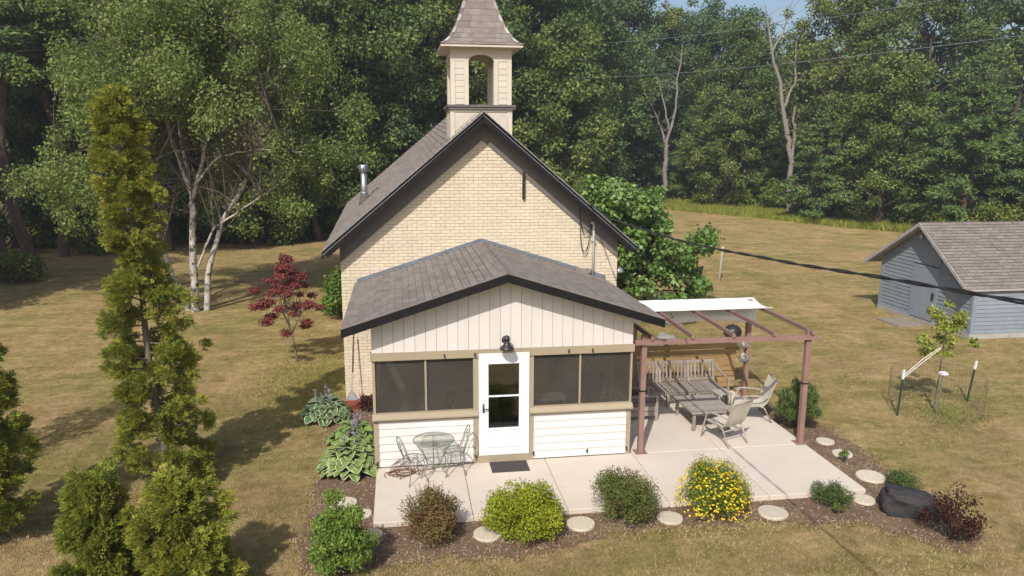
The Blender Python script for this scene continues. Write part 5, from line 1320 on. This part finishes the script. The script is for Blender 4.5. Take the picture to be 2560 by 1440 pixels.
arborvitae('low spreading arborvitae at the bottom edge, right of the tall one', (-2.25, -3.65, GZ), 1.75, .58, 75000, 3, (-.35, 0))
arborvitae('dark arborvitae cut by the left edge of the picture', (-6.0, -1.6, GZ), 4.2, .74, 95000, 4, (.1, 0), .12)
arborvitae('arborvitae just beyond the left edge, shading the lawn', (-8.6, -.6, GZ), 6.6, 1.05, 30000, 5, (0, 0), .1)
arborvitae('arborvitae just beyond the left edge beside the dark one, nearest the camera', (-7.6, -4.4, GZ), 6.4, .95, 30000, 6, (0, 0), .1)

def jmaple():
    R = np.random.default_rng(8); t = thing('japanese_maple', 'small red-leaved maple on the lawn left of the schoolhouse', 'tree', (-2.42, 7.8, GZ)); q = MB(); cl = []
    st = [[(0, 0, -.1), (-.05, 0, .5), (-.16, .05, 1.0)], [(-.16, .05, 1.0), (-.35, .1, 1.5), (-.5, .1, 2.0)], [(-.10, .03, .85), (.12, 0, 1.3), (.35, .05, 1.75)], [(-.16, .05, 1.0), (-.25, .0, 1.9), (-.28, .05, 2.75)]]
    for s in st: q.tube(s, [.035, .028, .018] if s is st[0] else [.022, .014, .007], 6, False)
    for k in range(46):
        f_ = (k+.5)/46; z = 1.15+1.75*f_; rr = (.95 if z < 2.0 else .95*(2.95-z)/.95)*R.uniform(.3, 1.); a = k*2.4; c = np.array([-.22+rr*math.cos(a), rr*math.sin(a), z+R.normal()*.08]); b = np.array(st[R.integers(1, 4)][1])
        limb(q, b, c, .010, .003, R, .1, 4, 4); cl.append([*c, R.uniform(.11, .22)])
    q.build('trunk', 'greybark', t, True); n = 11500; pos, nr, tn, rd = clump_leaves(cl, n, R, .5, .7, .3, .1)
    link('crown', leaf_mesh('crown', 'maple', pos, nr, tn, R.uniform(.05, .085, n), .6, rd), t)
jmaple()

def redbud():
    R = np.random.default_rng(18); t = thing('redbud_tree', 'small tree with large heart-shaped bright green leaves behind the porch roof', 'tree', (9.2, 11.8, GZ)); q = MB(); cl = []
    tp = limb(q, (0, 0, -.2), (-.2, .1, 2.2), .11, .08, R, .05, 5, 8)
    for k in range(50):
        f_ = (k+.5)/50; z = .85+3.9*f_; a = k*2.39996; prof = 2.2*math.sqrt(max(.04, 1-((z-1.9)/3.0)**2)); xo = -.75*max(0, z-2.2)*.8
        rr = prof*R.uniform(.45, 1.05); c = np.array([xo+.1+rr*math.cos(a), rr*math.sin(a), z]); limb(q, tp[R.integers(2, 5)], c, .045, .008, R, .12, 5, 5, .04); cl.append([*c, R.uniform(.32, .58)]); cl.append([*(c+R.normal(size=3)*.35), R.uniform(.25, .42)])
    q.build('trunk', 'bark', t, True); n = 17000; pos, nr, tn, rd = clump_leaves(cl, n, R, .7, .35, 1.0, .35)
    link('crown', leaf_mesh('crown', 'redbud', pos, nr, tn, R.uniform(.11, .20, n), .86, rd), t)
redbud()

# woodland: a few meshes of every kind, every tree its own object
OAK = [oak(101, 20, 12, 3.2, 34, 46000, .27, 'oak'), oak(102, 19, 10.5, 4.0, 30, 40000, .26, 'oak_y'), oak(103, 21, 13, 2.6, 38, 48000, .28, 'oak_b'), oak(104, 13, 8.5, 1.0, 26, 30000, .24, 'oak_y'), oak(105, 12, 8.0, .6, 28, 28000, .25, 'oak_b')]
PINE = [pine(201, 12, 8.2, .9, 36000, .40), pine(202, 9, 6.0, .6, 24000, .34), pine(203, 19, 8.5, 9.0, 20000, .40, .30, .6)]
SHRUB = [shrubmesh(301, 4.2, 2.8, 4200, .24, 'under'), shrubmesh(302, 3.4, 2.0, 3200, .22, 'weed'), shrubmesh(303, 2.4, 1.2, 1800, .18, 'weed')]
WOOD = [  # kind, x, y, scale, turn, label
 ('P0', 39.2, 33.3, 1.02, .3, 'broad soft white pine rising above the shed roof'),
 ('P0', 42.6, 30.4, .92, 2.1, 'white pine cut by the right edge behind the shed'),
 ('O2', 50.5, 43.5, .92, 1.0, 'tall oak in the top right corner behind the white pines'),
 ('O0', 44.0, 45.2, 1.0, 2.2, 'tall oak left of the pines, sky showing at its right'),
 ('O3', 36.6, 38.6, .95, .4, 'rounded oak reaching to the ground between the pines and the blue-green conifer'),
 ('O1', 38.8, 49.5, 1.0, 4.0, 'tall oak right of the leaning dead tree'),
 ('O1', 42.0, 60.5, .86, 1.4, 'oak behind the leaning dead tree, below the sky gap'),
 ('O0', 33.9, 58.4, .87, .9, 'tall oak left of the leaning dead tree'),
 ('O2', 35.8, 68.5, .98, 3.0, 'tall oak between the two dead trees'),
 ('O1', 31.5, 73.0, 1.1, 5.0, 'tall oak behind the forked dead tree'),
 ('O2', 25.6, 71.0, 1.14, 2.0, 'tall oak left of the forked dead tree'),
 ('O0', 19.0, 62.6, 1.12, .2, 'dense oak right of the belfry roof'),
 ('P1', 34.0, 42.4, 1.10, .0, 'blue-green conifer at the wood edge right of the leaning dead tree'),
 ('P0', 31.8, 62.8, .92, 1.0, 'conifer at the wood edge between the two dead trees'),
 ('P0', 26.2, 68.0, 1.08, 2.4, 'dark conifer just left of the forked dead tree'),
 ('P1', 39.6, 39.8, .80, 1.5, 'low conifer under the oaks left of the white pine'),
 ('O3', 31.6, 55.5, .84, 2.6, 'narrow oak with its trunk bare at the foot, left of the leaning dead tree'),
 ('P1', 37.2, 55.5, .9, 3.4, 'small conifer behind the leaning dead tree'),
 ('O0', -2.9, 36.6, 1.0, .6, 'dark oak behind the left schoolhouse eave'),
 ('O2', -.2, 44.0, 1.0, 1.9, 'tall oak behind the stove pipe'),
 ('O1', 2.6, 40.0, 1.0, 3.3, 'oak just left of the belfry'),
 ('O2', 6.2, 47.0, 1.05, 4.4, 'tall oak directly behind the belfry'),
 ('O0', 10.0, 45.0, 1.0, 5.5, 'oak just right of the belfry'),
 ('O3', 12.2, 42.0, 1.1, .8, 'lower oak above the right schoolhouse rake'),
 ('O2', 15.6, 53.0, 1.0, 2.9, 'tall oak above the redbud tree'),
 ('O1', -4.6, 35.2, .95, 1.2, 'oak between the birch and the schoolhouse roof'),
 ('O2', -7.0, 41.8, 1.05, 2.5, 'tall oak behind the right side of the birch'),
 ('O3', -8.2, 33.8, 1.0, .1, 'dark lower oak behind the birch trunks'),
 ('O0', -12.0, 44.0, 1.05, 3.6, 'tall oak behind the middle of the birch crown'),
 ('O1', -14.2, 40.3, 1.0, 4.9, 'oak behind the left side of the birch crown'),
 ('O2', -16.6, 36.8, .95, .7, 'oak behind the top of the tall arborvitae'),
 ('O0', -21.0, 43.5, 1.0, 1.6, 'tall oak at the back of the wood, upper left'),
 ('O1', -20.8, 34.4, .98, 2.8, 'oak with pale leaves in the upper left corner'),
 ('O0', -25.5, 13.5, .95, .9, 'oak just beyond the left edge, shading the lawn before the pine trunks'),
 ('O3', -18.9, 15.2, 1.0, 2.2, 'lower oak just beyond the left edge, shading the ground by the pines'),
 ('O4', -11.2, 34.6, 1.0, .4, 'dark low oak closing the wood behind the tall arborvitae'),
 ('O4', -16.2, 36.2, .95, 1.9, 'dark low oak between the pine trunks at the left'),
 ('O4', -21.8, 32.6, .9, 3.1, 'dark low oak behind the leftmost pine trunks'),
 ('O4', -5.6, 36.6, .9, 4.3, 'dark low oak behind the red maple'),
 ('O4', .6, 37.2, .85, 5.2, 'dark low oak behind the schoolhouse roof'),
 ('O4', 29.4, 70.0, .9, 1.3, 'low cool-green oak at the left end of the field'),
 ('P2', -16.75, 23.9, .98, .0, 'tall pine whose bare trunk is nearest at the left edge'),
 ('P2', -19.6, 27.6, 1.0, 1.1, 'tall pine with a bare trunk, leftmost of the pine trunks'),
 ('P2', -17.2, 29.8, .95, 2.0, 'tall pine with a bare trunk right of the nearest one'),
 ('P2', -19.6, 37.6, 1.0, 3.1, 'pine with a reddish trunk deeper in the left wood'),
 ('P2', -22.0, 35.0, 1.0, 4.2, 'pine with a thin trunk deep in the left wood'),
 ('P2', -13.0, 32.4, .92, 5.0, 'pine with a bare trunk behind the tall arborvitae'),
 ('P2', -7.4, 37.6, 1.0, .5, 'pine trunk in the shade right of the birch'),
 ('P2', -5.6, 42.0, 1.05, 1.8, 'pine trunk in the shade beside the red maple'),
 ('P2', -1.2, 36.9, .9, 2.7, 'pine trunk in the shade left of the stove pipe'),
]
KIND = {'O': ('oak_tree', OAK, 'oaks of the wood'), 'P': ('pine_tree', PINE, 'conifers of the wood')}
for kd, x, y, s, a, lab in WOOD:
    nm, arr, gr = KIND[kd[0]]; place_tree(nm, lab, arr[int(kd[1])], (x, y, GZ), a, s, gr)
SH = [(0, 30.2, 68.0, 1.0, 'bright shrub at the wood edge above the left end of the field'), (0, 30.6, 64.6, 1.25, 'broad yellow-green shrub below the forked dead tree'), (1, 33.0, 61.4, 1.0, 'light green shrub right of the forked dead tree'),
      (0, 34.0, 57.2, .95, 'yellow-green shrub between the two dead trees'), (0, 35.7, 51.4, 1.25, 'yellowish shrub at the foot of the leaning dead tree'), (1, 35.7, 47.4, 1.0, 'low shrub before the blue-green conifer'),
      (1, 36.2, 43.8, 1.0, 'low leafy shrub right of the blue-green conifer'), (2, 36.0, 41.4, 1.2, 'small leafy weed clump below the rounded oak'), (0, 38.0, 36.4, .95, 'leafy shrub under the left side of the white pine'),
      (1, 37.6, 33.0, 1.1, 'light shrub above the shed ridge'), (0, 39.6, 29.6, 1.0, 'shrub under the white pines by the right edge'), (2, 33.2, 55.2, 1.5, 'dark green bush standing out into the field grass'),
      (2, 31.6, 59.6, 1.4, 'leafy weed clump at the edge of the mown field'), (2, 35.2, 44.6, 1.5, 'weed clump in the tall grass before the blue-green conifer'),
      (1, -16.9, 31.2, 1.0, 'sunlit bush among the pine trunks, left'), (0, -20.4, 34.2, .8, 'bush deep between the pine trunks'), (1, -16.6, 22.2, .85, 'leafy bush at the left edge before the pine trunks'), (1, -15.2, 32.8, .9, 'bush behind the tall arborvitae among the trunks'),
      (1, 10.6, 36.0, 1.3, 'shrub in the shade behind the schoolhouse'), (0, 15.8, 46.0, 1.3, 'shrub behind the redbud at the wood edge')]
for k, x, y, s, lab in SH: place_tree('edge_shrub', lab, SHRUB[k], (x, y, GZ), x*1.7, s, 'shrubs at the wood edge', 'shrub')

def deadtree(label, loc, segs, seed):
    R = np.random.default_rng(seed); t = thing('dead_tree', label, 'tree', loc, 0, 'dead trees at the wood edge'); q = MB()
    for i, (p, r0, r1) in enumerate(segs):
        pts = []; p = [np.array(v, float) for v in p]
        for s in np.linspace(0, len(p)-1, 12):
            k = min(int(s), len(p)-2); pts.append(p[k]*(1-(s-k))+p[k+1]*(s-k)+R.normal(size=3)*.05)
        q.tube([tuple(v) for v in pts], list(np.linspace(r0, r1, 12)), 6, False)
    q.build('trunk', 'deadwood', t, True); q = MB()
    for p, r0, r1 in segs[1:]:
        for k in range(9):
            f_ = R.random(); i = min(int(f_*(len(p)-1)), len(p)-2); b = np.array(p[i])+(np.array(p[i+1])-np.array(p[i]))*R.random(); e = b+R.normal(size=3)*np.array([.9, .9, .4])+np.array([0, 0, .5]); limb(q, b, e, .035, .012, R, .15, 4, 4)
    q.build('branches', 'deadwood', t)
deadtree('forked dead tree with bare grey limbs, left of the pair', (27.9, 62.0, GZ), [([(0, 0, -.2), (0, 0, 4), (.1, 0, 6)], .29, .22), ([(.1, 0, 6), (.9, 0, 9.5), (1.0, 0, 12.5), (1.3, 0, 16)], .17, .05), ([(.0, 0, 6), (-.9, 0, 8.5), (-2.0, 0, 10.5)], .15, .05), ([(.2, 0, 7.5), (-.3, 0, 10), (-1.3, 0, 12.8), (-3.4, 0, 15)], .12, .03)], 3)
deadtree('leaning dead tree with peeling pale bark, right of the pair', (34.4, 48.2, GZ), [([(0, 0, -.2), (-.2, 0, 5), (-.9, 0, 8.2)], .27, .20), ([(-.7, 0, 7), (-1.6, 0, 11), (-2.7, 0, 14), (-3.3, 0, 17.5)], .22, .05), ([(-1.2, 0, 9), (-.2, 0, 11.5), (-.5, 0, 14.6)], .13, .04), ([(-2.6, 0, 13.6), (-1.6, 0, 15.6), (-1.0, 0, 18)], .10, .03), ([(-.1, 0, 3), (.0, 0, 6), (-.2, 0, 9.3)], .16, .10)], 4)

# deep wood behind, one mass of leaves and stems
def deepwood():
    R = np.random.default_rng(77); cl = []; q = MB()
    edge = [(-42, 44), (-24, 48), (-12, 50), (0, 52), (10, 55), (18, 64), (26, 78), (34, 80), (42, 66), (50, 52), (58, 42), (66, 30)]
    for (xa, ya), (xb, yb) in zip(edge, edge[1:]):
        n = int(math.hypot(xb-xa, yb-ya)/1.5)
        for k in range(n):
            for row in range(3):
                f_ = (k+R.random())/n; nx_, ny_ = -(yb-ya), (xb-xa); L = math.hypot(nx_, ny_); off = 2+row*5+R.uniform(-2, 2)
                x = xa+(xb-xa)*f_+nx_/L*off; y = ya+(yb-ya)*f_+ny_/L*off; h = R.uniform(13, 18.5)
                if R.random() < .5: q.tube([(x, y, -.3), (x+R.normal()*.3, y, h*.8)], [.22, .08], 5, False)
                for j in range(7): cl.append([x+R.normal()*1.8, y+R.normal()*1.8, R.uniform(.5, h), R.uniform(1.1, 2.2)])
    o = q.build('deep_wood', 'bark'); stuff(o)
    n = 95000; pos, nr, tn, rd = clump_leaves(cl, n, R, .8, .4, .2, .2); stuff(link('crowns', leaf_mesh('crowns', 'oak', pos, nr, tn, R.uniform(.4, .8, n), .7, rd), o))
deepwood()

# ------------------------------------------------------------------ grasses
def blades(name, P_, hmin, hmax, wd, m, seed, lean=.5, tone=None):
    R = np.random.default_rng(seed); n = len(P_); h = R.uniform(hmin, hmax, n)[:, None]; a = R.uniform(0, 6.28, n); s = np.stack([np.cos(a), np.sin(a), np.zeros(n)], 1)*wd*R.uniform(.6, 1.4, n)[:, None]
    tip = P_+np.stack([R.normal(size=n)*lean, R.normal(size=n)*lean, np.ones(n)], 1)*h
    V = np.stack([P_-s, P_+s, tip], 1).reshape(-1, 3); return stuff(link(name, raw_mesh(name, V, np.arange(n*3).reshape(-1, 3), m, np.repeat(R.random(n) if tone is None else np.clip(.55*R.random(n)+tone, 0, 1), 3))))
def free(P_):
    x, y = P_[:, 0], P_[:, 1]
    ok = ~((x > -.02) & (x < 8.75) & (y > -2.15) & (y < 3.5)) & ~((x > -.9) & (x < 5.9) & (y > 3.9) & (y < 12.6)) & ~((x > 18.4) & (x < 26.2) & (y > 7.3) & (y < 12.3))
    return ok
def lawn():
    R = np.random.default_rng(5); n = 460000
    # denser near the camera
    d = 9+46*R.random(n)**1.6; b = R.uniform(-.66, .90, n); x = CAM.x+d*np.sin(b); y = CAM.y+d*np.cos(b)
    P_ = np.stack([x, y, np.full(n, GZ-.005)], 1); inb = in_poly(P_, BEDW); P_ = P_[free(P_) & (~inb | (R.random(n) < .12))]
    v = np.sin(P_[:, 0]*.9+1.5*np.sin(P_[:, 1]*.5))+np.sin(P_[:, 1]*1.1+1.2*np.sin(P_[:, 0]*.7))+.7*np.sin(P_[:, 0]*2.3-P_[:, 1]*1.9)+R.normal(size=len(P_))*.7
    gr = v > .85+.5*np.clip((P_[:, 0]+6)/12, -1, 1)
    X_, Y_ = P_[:, 0], P_[:, 1]; w = np.sin(X_*1.7+2.1*np.sin(Y_*.9+.6))+np.sin(Y_*2.1+1.7*np.sin(X_*1.3))+.8*np.sin(X_*4.1-Y_*3.3+2*np.sin(X_*2.2+Y_))+.6*np.sin(X_*.45+Y_*.6); tn_ = .22+.13*w
    blades('dry_grass', P_[~gr], .02, .048, .0062, 'grass', 6, .9, tn_[~gr]); blades('green_grass', P_[gr], .02, .055, .0062, 'ggrass', 7, .8, tn_[gr])
    # ragged growth over the edges of the bed
    B_ = np.array(BEDW); i = R.integers(0, len(B_), 15000); p = B_[i]+(B_[(i+1) % len(B_)]-B_[i])*R.random((15000, 1))+R.normal(size=(15000, 2))*.10*(1+.8*np.sin(i*.35))[:, None]
    PE = np.concatenate([p, np.full((15000, 1), GZ+.008)], 1); PE = PE[free(PE)]; blades('bed_edge_grass', PE, .02, .055, .0065, 'grass', 9, .9)
    # greener patch beside the schoolhouse and in the cage
    n = 11000; x = R.normal(-1.9, .75, n); y = R.normal(5.6, 1.7, n); P2 = np.stack([x, y, np.full(n, GZ-.005)], 1); P2 = P2[free(P2) & ~in_poly(P2, BEDW)]
    a = R.uniform(0, 6.28, 3000); r_ = np.abs(R.normal(size=3000))*.6; P3 = np.stack([12.95+r_*np.cos(a), 1.5+r_*np.sin(a)*.9, np.full(3000, GZ-.005)], 1)
    blades('clover_patch', np.concatenate([P2, P3]), .02, .06, .012, 'ggrass', 8, 1.0)
lawn()
def tall():
    R = np.random.default_rng(15); P_ = []
    A_ = [(22.0, 66.0), (23.9, 58.5), (27.4, 51.5), (30.0, 46.8), (32.0, 41.0), (36.0, 35.6), (38.2, 31.4), (40.5, 26.5)]
    B_ = [(25.5, 75.0), (28.6, 70.0), (31.6, 61.5), (34.4, 54.0), (36.0, 45.5), (39.0, 39.5), (41.0, 35.0), (43.5, 29.5)]
    for k in range(len(A_)-1):
        n = 7500; f_ = R.random(n)[:, None]; g_ = (R.random(n)**.9*1.06-.06)[:, None]+R.normal(size=(n, 1))*.02
        a_ = np.array(A_[k])*(1-f_)+np.array(A_[k+1])*f_; b_ = np.array(B_[k])*(1-f_)+np.array(B_[k+1])*f_; p = a_*(1-g_)+b_*g_
        P_.append(np.concatenate([p, np.full((n, 1), GZ)], 1))
    P_ = np.concatenate(P_); blades('tall_grass', P_, .22, .62, .035, 'tallgrass', 16, .28)
tall()

# ------------------------------------------------------------------ summer haze in the air
def haze():
    o = MB().box(-75, 75, -16.5, 108, -1.4, 27).build('haze', 'gap'); stuff(o); o.data.materials.clear()
    m = bpy.data.materials.new('haze_air'); m.use_nodes = True; nt = m.node_tree; nt.nodes.remove(nt.nodes['Principled BSDF'])
    v = nt.nodes.new('ShaderNodeVolumePrincipled'); v.inputs['Color'].default_value = (.86, .91, 1, 1); v.inputs['Density'].default_value = .0010; v.inputs['Anisotropy'].default_value = .3
    nt.links.new(v.outputs[0], nt.nodes['Material Output'].inputs['Volume']); o.data.materials.append(m)
haze()
